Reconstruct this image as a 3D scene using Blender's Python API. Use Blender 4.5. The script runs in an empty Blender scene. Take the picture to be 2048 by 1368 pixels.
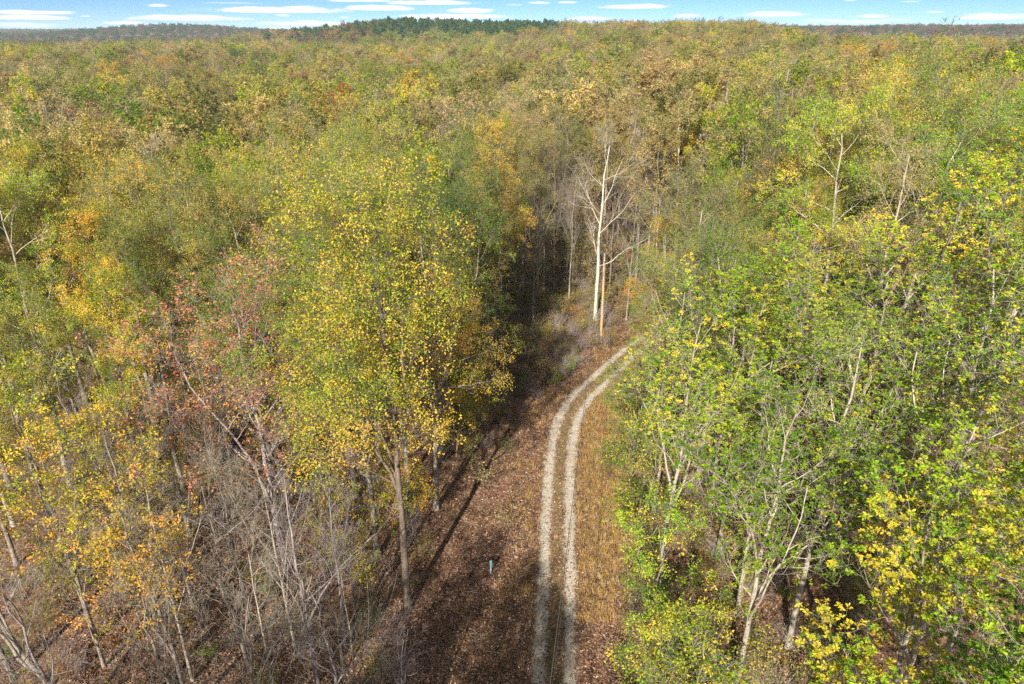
import bpy, math, random, time
import numpy as np

# ------------------------------------------------------------------ camera, sky, sun, exposure
random.seed(11)
rng = np.random.default_rng(11)
scene = bpy.context.scene
COL = scene.collection
CAM_H = 34.0
PITCH = math.atan(624 / 1365)
F = 1365.0
cam_data = bpy.data.cameras.new('camera')
cam_data.sensor_width = 36.0
cam_data.lens = 36.0 * F / 2048.0
cam_data.clip_start = 0.1
cam_data.clip_end = 60000
cam = bpy.data.objects.new('camera', cam_data)
COL.objects.link(cam)
cam.location = (0, 0, CAM_H)
cam.rotation_euler = (math.pi / 2 - PITCH, 0, 0)
scene.camera = cam

SUN_AZ = math.radians(16.5)      # shadows fall forward and to the right by this much
SUN_EL = math.radians(32.5)
sd = (-math.sin(SUN_AZ) * math.cos(SUN_EL), -math.cos(SUN_AZ) * math.cos(SUN_EL), math.sin(SUN_EL))   # towards the sun
sun_data = bpy.data.lights.new('sun', 'SUN')
sun_data.energy = 5.0
sun_data.angle = math.radians(0.55)
sun_data.color = (1.0, 0.93, 0.82)
sun = bpy.data.objects.new('sun', sun_data)
COL.objects.link(sun)
from mathutils import Vector
sun.rotation_euler = Vector(sd).to_track_quat('Z', 'Y').to_euler()
sun.location = (-30, -60, 90)

scene.view_settings.view_transform = 'Standard'
scene.view_settings.look = 'None'
scene.view_settings.exposure = 1.22
scene.view_settings.gamma = 1.0
scene.view_settings.use_curve_mapping = False
scene.cycles.max_bounces = 6
scene.cycles.diffuse_bounces = 3
scene.cycles.transmission_bounces = 3
scene.cycles.transparent_max_bounces = 4
scene.cycles.volume_bounces = 0
scene.cycles.use_denoising = False
scene.cycles.sample_clamp_indirect = 2.5
SKY_STRENGTH = 0.05

# clouds seen over the horizon: azimuth, elevation, half width, half height (degrees), opacity
def sky_dir(px, py):
    dx = (px - 1024) / F; dy = (py - 684) / F
    v = (dx, math.cos(PITCH) - dy * math.sin(PITCH), -math.sin(PITCH) - dy * math.cos(PITCH))
    az = math.degrees(math.atan2(v[0], v[1])); el = math.degrees(math.atan2(v[2], math.hypot(v[0], v[1])))
    return az, el
CLOUD_PX = [(60, 24, 95, 5, 1), (60, 35, 90, 6, 1), (50, 50, 75, 6, .55), (381, 36, 122, 7, 1), (245, 45, 46, 4, .8),
            (317, 10, 24, 4, .9), (560, 20, 150, 8, 1), (760, 16, 72, 7, 1), (860, 5, 100, 6, 1), (610, 47, 95, 6, .85),
            (940, 21, 52, 6, 1), (905, 33, 125, 6, 1), (800, 44, 60, 4, .7), (1272, 13, 75, 6, 1), (1180, 36, 52, 4, 1),
            (1378, 31, 32, 4, .9), (1546, 29, 80, 7, 1), (1744, 32, 32, 4, .9), (1650, 40, 45, 3, .6), (1715, 43, 50, 4, .6),
            (1870, 23, 20, 2.5, .7), (1990, 34, 85, 8, 1), (1080, 5, 26, 3, .8), (1135, 4, 22, 2.5, .8), (1030, 9, 18, 2, .4),
            (565, 30, 16, 3, .6), (690, 34, 14, 2.5, .5), (1790, 39, 40, 3, .5), (470, 5, 60, 2, .35), (560, 57, 60, 4, .5), (720,1,90,3,.8),
            (170, 31, 14, 2.5, .5), (1820, 2, 22, 2, .4), (1700, 0, 15, 2, .5)]

world = bpy.data.worlds.new('World'); scene.world = world
world.use_nodes = True
nt = world.node_tree; N = nt.nodes; L = nt.links
N.clear()
wout = N.new('ShaderNodeOutputWorld'); bg = N.new('ShaderNodeBackground')
L.new(bg.outputs[0], wout.inputs[0]); bg.inputs[1].default_value = SKY_STRENGTH
sky = N.new('ShaderNodeTexSky'); sky.sky_type = 'NISHITA'; sky.sun_disc = False
sky.sun_elevation = SUN_EL; sky.sun_rotation = math.pi + SUN_AZ
sky.altitude = 2000; sky.air_density = 0.5; sky.dust_density = 0.0; sky.ozone_density = 4.5

def math_node(nodes, links, op, a, b=None, c=None, clamp=False):
    n = nodes.new('ShaderNodeMath'); n.operation = op; n.use_clamp = clamp
    for i, v in enumerate((a, b, c)):
        if v is None: continue
        if isinstance(v, (int, float)): n.inputs[i].default_value = v
        else: links.new(v, n.inputs[i])
    return n.outputs[0]
tc = N.new('ShaderNodeTexCoord'); sep = N.new('ShaderNodeSeparateXYZ'); L.new(tc.outputs['Generated'], sep.inputs[0])
M_ = lambda op, a, b=None, c=None, clamp=False: math_node(N, L, op, a, b, c, clamp)
az = M_('MULTIPLY', M_('ARCTAN2', sep.outputs[0], sep.outputs[1]), 57.29578)
el = M_('MULTIPLY', M_('ARCSINE', sep.outputs[2]), 57.29578)
comb = N.new('ShaderNodeCombineXYZ'); L.new(az, comb.inputs[0]); L.new(M_('MULTIPLY', el, 5.0), comb.inputs[1])
nz = N.new('ShaderNodeTexNoise'); nz.inputs['Scale'].default_value = 0.55; nz.inputs['Detail'].default_value = 6; nz.inputs['Roughness'].default_value = .6
L.new(comb.outputs[0], nz.inputs['Vector'])
wob = M_('MULTIPLY', M_('SUBTRACT', nz.outputs[0], 0.5), 1.0)
# cloud node group: a lens with a flat underside
g = bpy.data.node_groups.new('cloud_lens', 'ShaderNodeTree')
for nm in ('az', 'el', 'wob', 'ca', 'ce', 'ha', 'he', 'op', 'acc'):
    g.interface.new_socket(nm, in_out='INPUT', socket_type='NodeSocketFloat')
g.interface.new_socket('out', in_out='OUTPUT', socket_type='NodeSocketFloat')
gi = g.nodes.new('NodeGroupInput'); go = g.nodes.new('NodeGroupOutput')
G_ = lambda op, a, b=None, c=None, clamp=False: math_node(g.nodes, g.links, op, a, b, c, clamp)
I = {s.name: s for s in gi.outputs}
du = G_('DIVIDE', G_('SUBTRACT', I['az'], I['ca']), I['ha'])
dv = G_('DIVIDE', G_('SUBTRACT', I['el'], I['ce']), I['he'])
dv2 = G_('ADD', G_('MAXIMUM', dv, 0.0), G_('MULTIPLY', G_('MAXIMUM', G_('MULTIPLY', dv, -1.0), 0.0), 1.8))
rr = G_('ADD', G_('MULTIPLY', du, du), G_('MULTIPLY', dv2, dv2))
val = G_('ADD', G_('SUBTRACT', 1.0, rr), G_('MULTIPLY', I['wob'], 2.2))
mr = g.nodes.new('ShaderNodeMapRange'); mr.interpolation_type = 'SMOOTHSTEP'
g.links.new(val, mr.inputs[0]); mr.inputs[1].default_value = -0.05; mr.inputs[2].default_value = 0.75
o_ = G_('MAXIMUM', I['acc'], G_('MULTIPLY', mr.outputs[0], I['op']))
g.links.new(o_, go.inputs[0])
acc = None
for (cx, cy, hw, hh, op) in CLOUD_PX:
    a0, e0 = sky_dir(cx, cy); a1, _ = sky_dir(cx + hw, cy); _, e1 = sky_dir(cx, cy - hh)
    gn = N.new('ShaderNodeGroup'); gn.node_tree = g
    L.new(az, gn.inputs['az']); L.new(el, gn.inputs['el']); L.new(wob, gn.inputs['wob'])
    gn.inputs['ca'].default_value = a0; gn.inputs['ce'].default_value = e0 - .04
    gn.inputs['ha'].default_value = max(.2, a1 - a0) * 1.05; gn.inputs['he'].default_value = max(.05, e1 - e0) * 1.25
    gn.inputs['op'].default_value = op
    if acc is not None: L.new(acc, gn.inputs['acc'])
    acc = gn.outputs[0]
# flat cloud streets continued out of view, cover raised to fill the shadows
comb2 = N.new('ShaderNodeCombineXYZ'); L.new(M_('MULTIPLY', az, .12), comb2.inputs[0]); L.new(M_('MULTIPLY', el, .9), comb2.inputs[1])
nz2 = N.new('ShaderNodeTexNoise'); nz2.inputs['Scale'].default_value = 1.0; nz2.inputs['Detail'].default_value = 5
L.new(comb2.outputs[0], nz2.inputs['Vector'])
m2 = N.new('ShaderNodeMapRange'); m2.interpolation_type = 'SMOOTHSTEP'; L.new(nz2.outputs[0], m2.inputs[0])
m2.inputs[1].default_value = .43; m2.inputs[2].default_value = .60
away = M_('MAXIMUM', M_('GREATER_THAN', el, 3.6), M_('GREATER_THAN', M_('ABSOLUTE', az), 42.0))
acc = M_('MAXIMUM', acc, M_('MULTIPLY', M_('MULTIPLY', m2.outputs[0], away), .8))
# blue of the clear air and pale base near the horizon
hsv = N.new('ShaderNodeHueSaturation'); hsv.inputs['Saturation'].default_value = 1.12; L.new(sky.outputs[0], hsv.inputs['Color'])
mixc = N.new('ShaderNodeMix'); mixc.data_type = 'RGBA'
L.new(acc, mixc.inputs['Factor']); L.new(hsv.outputs[0], mixc.inputs['A'])
mixc.inputs['B'].default_value = (10.0, 10.1, 10.6, 1)
L.new(mixc.outputs['Result'], bg.inputs[0])

# ------------------------------------------------------------------ helpers
def at(px, py, z=0.0):
    """world point at height z seen at full-size photo pixel px, py"""
    dx = (px - 1024) / F; dy = (py - 684) / F
    vert = math.sin(PITCH) + dy * math.cos(PITCH); fwd = math.cos(PITCH) - dy * math.sin(PITCH)
    d = (CAM_H - z) / vert
    return np.array((dx * d, fwd * d, z))

def to_px(x, y, z):
    d = y * math.cos(PITCH) + (CAM_H - z) * math.sin(PITCH)
    v = (CAM_H - z) * math.cos(PITCH) - y * math.sin(PITCH)
    return 1024 + F * x / d, 684 + F * v / d, d

def tag(o, label=None, cat=None, group=None, kind=None):
    if label: o['label'] = label
    if cat: o['category'] = cat
    if group: o['group'] = group
    if kind: o['kind'] = kind
    return o

def mesh_from(name, V, faces, mats=(), attr=None, smooth=False, mat_idx=None, uv=None):
    """V (n,3); faces: list of int arrays (m,k)"""
    me = bpy.data.meshes.new(name)
    faces = [f for f in faces if len(f)]
    loops = np.concatenate([f.ravel() for f in faces]).astype(np.int32)
    counts = np.concatenate([np.full(len(f), f.shape[1]) for f in faces]).astype(np.int32)
    starts = np.concatenate([[0], np.cumsum(counts)[:-1]]).astype(np.int32)
    me.vertices.add(len(V)); me.vertices.foreach_set('co', np.asarray(V, np.float32).ravel())
    me.loops.add(len(loops)); me.loops.foreach_set('vertex_index', loops)
    me.polygons.add(len(counts)); me.polygons.foreach_set('loop_start', starts); me.polygons.foreach_set('loop_total', counts)
    me.polygons.foreach_set('use_smooth', np.full(len(counts), bool(smooth)))
    if mat_idx is not None: me.polygons.foreach_set('material_index', np.asarray(mat_idx, np.int32))
    for m in mats: me.materials.append(m)
    if attr is not None:
        for nm, dat in attr.items():
            a = me.attributes.new(nm, 'FLOAT', 'POINT'); a.data.foreach_set('value', np.asarray(dat, np.float32))
    if uv is not None:
        u = me.uv_layers.new(name='UVMap'); u.data.foreach_set('uv', np.asarray(uv, np.float32)[loops].ravel())
    me.update(calc_edges=True)
    return me

def obj(name, me, parent=None, loc=None, col=None):
    o = bpy.data.objects.new(name, me); (col or COL).objects.link(o)
    if parent is not None: o.parent = parent
    if loc is not None: o.location = loc
    return o

def nrm(v): return v / np.maximum(np.linalg.norm(v, axis=-1, keepdims=True), 1e-9)

def tubes(P, R, s):
    """P (n,k,3) polylines, R (n,k) radii -> verts, quads"""
    n, k, _ = P.shape
    T = nrm(np.gradient(P, axis=1))
    ref = np.where(np.abs(T[:, :1, 2:3]) > .9, np.array([[[1., 0, 0]]]), np.array([[[0, 0, 1.]]]))
    U = nrm(np.cross(T, np.broadcast_to(ref, T.shape))); W = np.cross(T, U)
    a = np.arange(s) * 2 * math.pi / s
    V = P[:, :, None] + R[:, :, None, None] * (np.cos(a)[None, None, :, None] * U[:, :, None] + np.sin(a)[None, None, :, None] * W[:, :, None])
    idx = np.arange(n * k * s).reshape(n, k, s)
    A = idx[:, :-1]; B = idx[:, 1:]
    Q = np.stack([A, np.roll(A, -1, 2), np.roll(B, -1, 2), B], -1).reshape(-1, 4)
    return V.reshape(-1, 3), Q

def join(parts):
    Vs = []; Fs = []; off = 0
    for V, Fc in parts:
        Vs.append(V); Fs.append(Fc + off); off += len(V)
    return np.concatenate(Vs), Fs

def grow(P, R, ch, ang, length, k, rg, tmin=.15, tmax=1.0, up=.25, wig=.18, rfac=.5, lenfall=.5):
    """children polylines from parents; ch per parent"""
    n, kp, _ = P.shape
    m = n * ch
    pi = np.repeat(np.arange(n), ch)
    t = tmin + (tmax - tmin) * ((np.tile(np.arange(ch), n) + rg.random(m)) / ch)
    f = t * (kp - 1); i0 = np.minimum(f.astype(int), kp - 2); w = (f - i0)[:, None]
    base = P[pi, i0] * (1 - w) + P[pi, i0 + 1] * w
    r0 = (R[pi, i0] * (1 - w[:, 0]) + R[pi, i0 + 1] * w[:, 0])
    T = nrm(P[pi, i0 + 1] - P[pi, i0])
    golden = np.tile(np.arange(ch), n) * 2.4 + np.repeat(rg.random(n) * 6.28, ch) + rg.normal(0, .5, m)
    ref = np.where(np.abs(T[:, 2:3]) > .9, np.array([[1., 0, 0]]), np.array([[0, 0, 1.]]))
    U = nrm(np.cross(T, ref)); W = np.cross(T, U)
    side = np.cos(golden)[:, None] * U + np.sin(golden)[:, None] * W
    a = np.radians(rg.normal(ang, 10, m))[:, None]
    d = nrm(np.cos(a) * T + np.sin(a) * side)
    ln = length * (1 - lenfall * t) * rg.uniform(.7, 1.25, m)
    pts = [base]
    for j in range(1, k):
        d = nrm(d + rg.normal(0, wig, (m, 3)) + np.array([0, 0, up]) / (k - 1) * 1.6)
        pts.append(pts[-1] + d * (ln / (k - 1))[:, None])
    C = np.stack(pts, 1)
    rs = np.minimum(r0 * rfac * rg.uniform(.75, 1.1, m), r0 * .92)
    prof = np.linspace(1, .28, k)[None]
    return C, rs[:, None] * prof, pi

def leaves(P, count, size, rg, style='rhomb', end_bias=.6, jitter=.12, tone_g=None, droop=.25, aspect=.5):
    """leaf blades strung along twigs"""
    n, k, _ = P.shape
    pi = rg.integers(0, n, count) if style != 'rosette' else np.repeat(rg.integers(0, n, count // 6), 6)
    count = len(pi)
    t = rg.random(count) ** end_bias
    if style == 'rosette': t = np.repeat(rg.choice([.55, .8, 1.0], count // 6, p=[.2, .3, .5]), 6)
    f = t * (k - 1); i0 = np.minimum(f.astype(int), k - 2); w = (f - i0)[:, None]
    base = P[pi, i0] * (1 - w) + P[pi, i0 + 1] * w
    T = nrm(P[pi, i0 + 1] - P[pi, i0])
    base = base + rg.normal(0, jitter, (count, 3)) * (0.25 if style == 'rosette' else 1)
    if style == 'rosette':
        a = np.tile(np.arange(6) * 1.047, count // 6) + rg.normal(0, .25, count)
        dirs = np.stack([np.cos(a), np.sin(a), rg.normal(0.15, .35, count)], -1) + .45 * T
    else:
        dirs = .5 * T + rg.normal(0, .6, (count, 3)) + np.array([0, 0, -droop])
    d = nrm(dirs)
    nn = nrm(rg.normal(0, .85, (count, 3)) + np.array([0, 0, 1.0]))
    sidev = nrm(np.cross(d, nn)); nn = np.cross(sidev, d)
    sz = (size * rg.uniform(.65, 1.35, count))[:, None]
    tone = np.clip(rg.normal(0, .17, count) + (tone_g[pi] if tone_g is not None else .5), 0.01, .99)
    if style == 'rosette':
        # six-sided blade, folded on its midrib, widest beyond the middle
        v0 = base + d * sz * .12
        tip = base + d * sz * 1.1 - nn * sz * .15
        m1 = base + d * sz * .45; m2 = base + d * sz * .8 - nn * sz * .05
        a1 = m1 + sidev * sz * .2 + nn * sz * .07; b1 = m1 - sidev * sz * .2 + nn * sz * .07
        a2 = m2 + sidev * sz * .25 + nn * sz * .03; b2 = m2 - sidev * sz * .25 + nn * sz * .03
        V = np.stack([v0, a1, a2, tip, b2, b1], 1).reshape(-1, 3)
        i = np.arange(count)[:, None] * 6
        F4 = np.concatenate([i + np.array([[0, 1, 2, 3]]), i + np.array([[0, 3, 4, 5]])])
        return V, F4, np.repeat(tone, 6)
    a1 = base + d * sz * .45 + sidev * sz * aspect * .5 + nn * sz * .08
    b1 = base + d * sz * .45 - sidev * sz * aspect * .5 + nn * sz * .08
    V = np.stack([base, a1, base + d * sz, b1], 1).reshape(-1, 3)
    i = np.arange(count)[:, None] * 4
    F3 = np.concatenate([i + np.array([[0, 1, 2]]), i + np.array([[0, 2, 3]])])
    return V, F3, np.repeat(tone, 4)

# ------------------------------------------------------------------ materials
def new_mat(name):
    m = bpy.data.materials.new(name); m.use_nodes = True
    m.node_tree.nodes.clear()
    return m, m.node_tree.nodes, m.node_tree.links

def ramp(nodes, cols, fac, links, pos=None):
    r = nodes.new('ShaderNodeValToRGB'); e = r.color_ramp.elements
    pos = pos or [i / (len(cols) - 1) for i in range(len(cols))]
    e[0].position = pos[0]; e[0].color = (*cols[0], 1); e[1].position = pos[-1]; e[1].color = (*cols[-1], 1)
    for p, c in zip(pos[1:-1], cols[1:-1]):
        x = e.new(p); x.color = (*c, 1)
    links.new(fac, r.inputs[0]); return r.outputs[0]

PAL = {
    'olive':  [(.060, .090, .018), (.140, .155, .032), (.215, .195, .055), (.27, .20, .075)],
    'green':  [(.042, .095, .012), (.095, .170, .018), (.18, .225, .028), (.29, .26, .045)],
    'yellow_green': [(.060, .115, .012), (.145, .205, .020), (.26, .265, .030), (.39, .29, .055)],
    'golden': [(.075, .115, .013), (.185, .21, .020), (.31, .255, .028), (.39, .235, .052)],
    'amber':  [(.15, .13, .03), (.29, .21, .035), (.38, .23, .05), (.36, .16, .06)],
    'tan':    [(.12, .105, .045), (.21, .175, .08), (.28, .225, .11), (.32, .26, .14)],
    'pink':   [(.27, .04, .055), (.36, .09, .09), (.38, .16, .125), (.30, .22, .08)],
    'rust':   [(.16, .07, .025), (.28, .12, .03), (.36, .17, .04), (.33, .22, .06)],
    'spring_green': [(.055, .12, .010), (.12, .215, .014), (.21, .28, .020), (.36, .30, .045)],
    'lime':   [(.16, .24, .015), (.24, .32, .015), (.32, .36, .02), (.38, .38, .03)],
    'grey_green': [(.07, .085, .035), (.13, .14, .055), (.19, .175, .085), (.25, .215, .12)],
    'pine':   [(.030, .075, .020), (.055, .125, .032), (.085, .165, .04), (.12, .18, .05)],
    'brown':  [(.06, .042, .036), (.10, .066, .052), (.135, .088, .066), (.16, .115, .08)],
}
LEAF = {}
for nm, cols in PAL.items():
    if nm != 'pine': cols = [(a * 1.75, b * 1.62, c * 1.15) for a, b, c in cols]
    m, nn_, ll = new_mat(nm + '_leaves')
    out = nn_.new('ShaderNodeOutputMaterial')
    at_ = nn_.new('ShaderNodeAttribute'); at_.attribute_name = 'tone'
    oi = nn_.new('ShaderNodeObjectInfo')
    sh = math_node(nn_, ll, 'ADD', at_.outputs['Fac'], math_node(nn_, ll, 'MULTIPLY', math_node(nn_, ll, 'SUBTRACT', oi.outputs['Random'], .5), .5))
    c = ramp(nn_, cols, sh, ll, [.1, .4, .7, .95])
    hs = nn_.new('ShaderNodeHueSaturation'); ll.new(c, hs.inputs['Color'])
    rnd2 = math_node(nn_, ll, 'FRACT', math_node(nn_, ll, 'MULTIPLY', oi.outputs['Random'], 37.7))
    ll.new(math_node(nn_, ll, 'MULTIPLY_ADD', rnd2, .5, .74), hs.inputs['Value'])
    rnd3 = math_node(nn_, ll, 'FRACT', math_node(nn_, ll, 'MULTIPLY', oi.outputs['Random'], 91.3))
    ll.new(math_node(nn_, ll, 'MULTIPLY_ADD', rnd3, .03, .485), hs.inputs['Hue'])
    pb = nn_.new('ShaderNodeBsdfPrincipled'); ll.new(hs.outputs[0], pb.inputs['Base Color'])
    pb.inputs['Roughness'].default_value = .48; pb.inputs['Specular IOR Level'].default_value = .24 if nm not in ('pine',) else .1
    tr = nn_.new('ShaderNodeBsdfTranslucent'); ll.new(hs.outputs[0], tr.inputs['Color'])
    mx = nn_.new('ShaderNodeMixShader'); mx.inputs[0].default_value = .42
    ll.new(pb.outputs[0], mx.inputs[1]); ll.new(tr.outputs[0], mx.inputs[2]); ll.new(mx.outputs[0], out.inputs[0])
    LEAF[nm] = m

def bark_mat(name, c0, c1, c2, scale=1.0):
    m, n, l = new_mat(name)
    out = n.new('ShaderNodeOutputMaterial'); p = n.new('ShaderNodeBsdfPrincipled')
    t = n.new('ShaderNodeTexCoord'); mp = n.new('ShaderNodeMapping'); mp.inputs['Scale'].default_value = (6 * scale, 6 * scale, 1.3 * scale)
    l.new(t.outputs['Object'], mp.inputs[0])
    a = n.new('ShaderNodeTexNoise'); a.inputs['Scale'].default_value = 1.6; a.inputs['Detail'].default_value = 6; a.inputs['Roughness'].default_value = .7
    l.new(mp.outputs[0], a.inputs['Vector'])
    c = ramp(n, [c0, c1, c2], a.outputs[0], l, [.32, .5, .68])
    oi = n.new('ShaderNodeObjectInfo'); hs = n.new('ShaderNodeHueSaturation'); l.new(c, hs.inputs['Color'])
    l.new(math_node(n, l, 'MULTIPLY_ADD', oi.outputs['Random'], .4, .8), hs.inputs['Value'])
    l.new(hs.outputs[0], p.inputs['Base Color']); p.inputs['Roughness'].default_value = .9; p.inputs['Specular IOR Level'].default_value = .15
    b = n.new('ShaderNodeBump'); b.inputs['Strength'].default_value = .6; b.inputs['Distance'].default_value = .03
    l.new(a.outputs[0], b.inputs['Height']); l.new(b.outputs[0], p.inputs['Normal']); l.new(p.outputs[0], out.inputs[0])
    return m
BARK = {
    'grey': bark_mat('grey_bark', (.085, .072, .058), (.20, .172, .138), (.35, .315, .26)),
    'pale': bark_mat('pale_bark', (.16, .135, .10), (.33, .29, .225), (.47, .42, .335)),
    'cream': bark_mat('cream_bark', (.24, .21, .16), (.42, .37, .29), (.55, .50, .41)),
    'mauve': bark_mat('mauve_twig_bark', (.12, .095, .085), (.24, .20, .19), (.38, .34, .33)),
    'brown': bark_mat('brown_bark', (.075, .055, .042), (.15, .115, .085), (.24, .19, .14)),
    'pine': bark_mat('pine_bark', (.13, .075, .05), (.22, .14, .10), (.32, .24, .18)),
}

# ------------------------------------------------------------------ terrain
AZ = np.radians(np.array([-180, -60, -45, -34, -24, -17, -8.5, 0, 8.5, 17, 24, 34, 45, 60, 180], float))
RR = np.array([0, 60, 150, 300, 500, 700, 870, 1150, 1500, 2000, 2700, 3600, 9000], float)
HT = np.array([
    # 0  60  150  300  500  700  900 1150 1500 2000 2700 3600 9000
    [0, 0, 0, 0, 0, 0, 0, 0, 0, 0, 0, 0, 0],
    [0, 0, -4, -4, -2, 0, 2, 0, 0, 5, 5, 10, 10],
    [0, 0, -4, -5, 0, -1, -4, -8, -8, 2, 4, 8, 8],
    [0, 0, -3, -5, -1, -1, -6, -10, -8, 4, 4, 14, 0],
    [0, -1, -4, -6, 0, 1, -6, -14, -2, 26, 8, 16, 0],
    [0, -1, -5, -6, 0, -4, 6, 8, 6, 12, 10, 12, 0],
    [0, 0, -4, -5, -2, -5, 21, 22, 10, 10, 8, 8, 0],
    [0, 0, -3, -3, -1, -2, 20, 20, 10, 10, 8, 8, 0],
    [0, 0, -1, 0, 8, 15, 16, 12, 8, 8, 8, 8, 0],
    [0, 1, 0, 2, 11, 18, 14, 10, 22, 20, 10, 8, 0],
    [0, 2, 1, 1, 5, 3, -4, -4, 16, 20, 20, 10, 0],
    [0, 3, 3, 2, 4, 1, -8, 0, 18, 22, 22, 12, 0],
    [0, 3, 4, 3, 4, 2, -4, 4, 16, 20, 20, 10, 0],
    [0, 3, 4, 3, 4, 2, 0, 4, 10, 12, 10, 10, 0],
    [0, 0, 0, 0, 0, 0, 0, 0, 0, 0, 0, 0, 0]], float)
def sstep(a, b, x):
    t = np.clip((x - a) / (b - a), 0, 1); return t * t * (3 - 2 * t)
def terrain(x, y):
    x = np.asarray(x, float); y = np.asarray(y, float)
    a = np.arctan2(x, y); r = np.hypot(x, y)
    i = np.clip(np.searchsorted(AZ, a) - 1, 0, len(AZ) - 2); j = np.clip(np.searchsorted(RR, r) - 1, 0, len(RR) - 2)
    s = sstep(0, 1, (a - AZ[i]) / (AZ[i + 1] - AZ[i])); t = sstep(0, 1, np.clip((r - RR[j]) / (RR[j + 1] - RR[j]), 0, 1))
    h = (HT[i, j] * (1 - s) + HT[i + 1, j] * s) * (1 - t) + (HT[i, j + 1] * (1 - s) + HT[i + 1, j + 1] * s) * t
    flat = 1 - sstep(6, 22, np.abs(x - 4)) * 1.0
    flat = flat * (1 - sstep(95, 130, y))
    h = h * (1 - flat)
    h = h + 3.5 * sstep(10, 34, x) * (1 - sstep(90, 200, y)) * sstep(-20, 20, y)
    h = h + (1 - flat) * (.35 * np.sin(x * .31 + 1.3) * np.sin(y * .27) + .25 * np.sin(x * .13 - y * .19)) + \
        sstep(300, 900, r) * (2.0 * np.sin(x * .013 + 2) * np.sin(y * .011 + 1) + 1.3 * np.sin(x * .031 - y * .023))
    return h

# ------------------------------------------------------------------ ground
def litter_nodes(n, l, vec):
    a = n.new('ShaderNodeTexNoise'); a.inputs['Scale'].default_value = .22; a.inputs['Detail'].default_value = 4; l.new(vec, a.inputs['Vector'])
    v = n.new('ShaderNodeTexVoronoi'); v.inputs['Scale'].default_value = 7.5; v.inputs['Randomness'].default_value = 1; l.new(vec, v.inputs['Vector'])
    sx = n.new('ShaderNodeSeparateColor'); l.new(v.outputs['Color'], sx.inputs[0])
    c1 = ramp(n, [(.038, .021, .015), (.10, .054, .034), (.19, .108, .068), (.31, .20, .14)], sx.outputs[0], l, [0, .4, .75, 1])
    c2 = ramp(n, [(.04, .026, .016), (.10, .058, .030), (.17, .10, .048), (.24, .16, .08)], sx.outputs[1], l, [0, .4, .75, 1])
    mr_ = n.new('ShaderNodeMapRange'); l.new(a.outputs[0], mr_.inputs[0]); mr_.inputs[1].default_value = .42; mr_.inputs[2].default_value = .6
    mx = n.new('ShaderNodeMix'); mx.data_type = 'RGBA'; l.new(mr_.outputs[0], mx.inputs['Factor']); l.new(c1, mx.inputs['A']); l.new(c2, mx.inputs['B'])
    b_ = n.new('ShaderNodeTexNoise'); b_.inputs['Scale'].default_value = .9; b_.inputs['Detail'].default_value = 5; l.new(vec, b_.inputs['Vector'])
    hs_ = n.new('ShaderNodeHueSaturation'); l.new(mx.outputs['Result'], hs_.inputs['Color'])
    m3 = n.new('ShaderNodeMapRange'); l.new(b_.outputs[0], m3.inputs[0]); m3.inputs[1].default_value = .35; m3.inputs[2].default_value = .65; m3.inputs[3].default_value = .62; m3.inputs[4].default_value = 1.35
    l.new(m3.outputs[0], hs_.inputs['Value'])
    return hs_.outputs[0], v.outputs['Distance']
gm, n, l = new_mat('leaf_litter_soil')
out = n.new('ShaderNodeOutputMaterial'); p = n.new('ShaderNodeBsdfPrincipled'); t_ = n.new('ShaderNodeTexCoord')
cc, hh = litter_nodes(n, l, t_.outputs['Object'])
l.new(cc, p.inputs['Base Color']); p.inputs['Roughness'].default_value = .95; p.inputs['Specular IOR Level'].default_value = .1
b = n.new('ShaderNodeBump'); b.inputs['Strength'].default_value = .7; b.inputs['Distance'].default_value = .06; l.new(hh, b.inputs['Height']); l.new(b.outputs[0], p.inputs['Normal'])
l.new(p.outputs[0], out.inputs[0])

rad = np.concatenate([np.arange(0.5, 120, 1.0), np.geomspace(121, 12000, 110)])
na = 480
aa = np.linspace(-math.pi, math.pi, na, endpoint=False)
GX = rad[:, None] * np.sin(aa)[None]; GY = rad[:, None] * np.cos(aa)[None]
GZ = terrain(GX, GY)
V = np.stack([GX, GY, GZ], -1).reshape(-1, 3)
idx = np.arange(len(rad) * na).reshape(len(rad), na)
Q = np.stack([idx[:-1], np.roll(idx[:-1], -1, 1), np.roll(idx[1:], -1, 1), idx[1:]], -1).reshape(-1, 4)[:, ::-1]
V = np.concatenate([V, [[0, 0, 0]]]); c_ = len(V) - 1
T3 = np.stack([np.full(na, c_), idx[0], np.roll(idx[0], -1)], -1)[:, ::-1]
tag(obj('ground', mesh_from('ground', V, [Q, T3], [gm], smooth=True)), 'brown forest floor covered in fallen leaves and rolling away to the horizon', 'ground', kind='structure')

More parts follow.
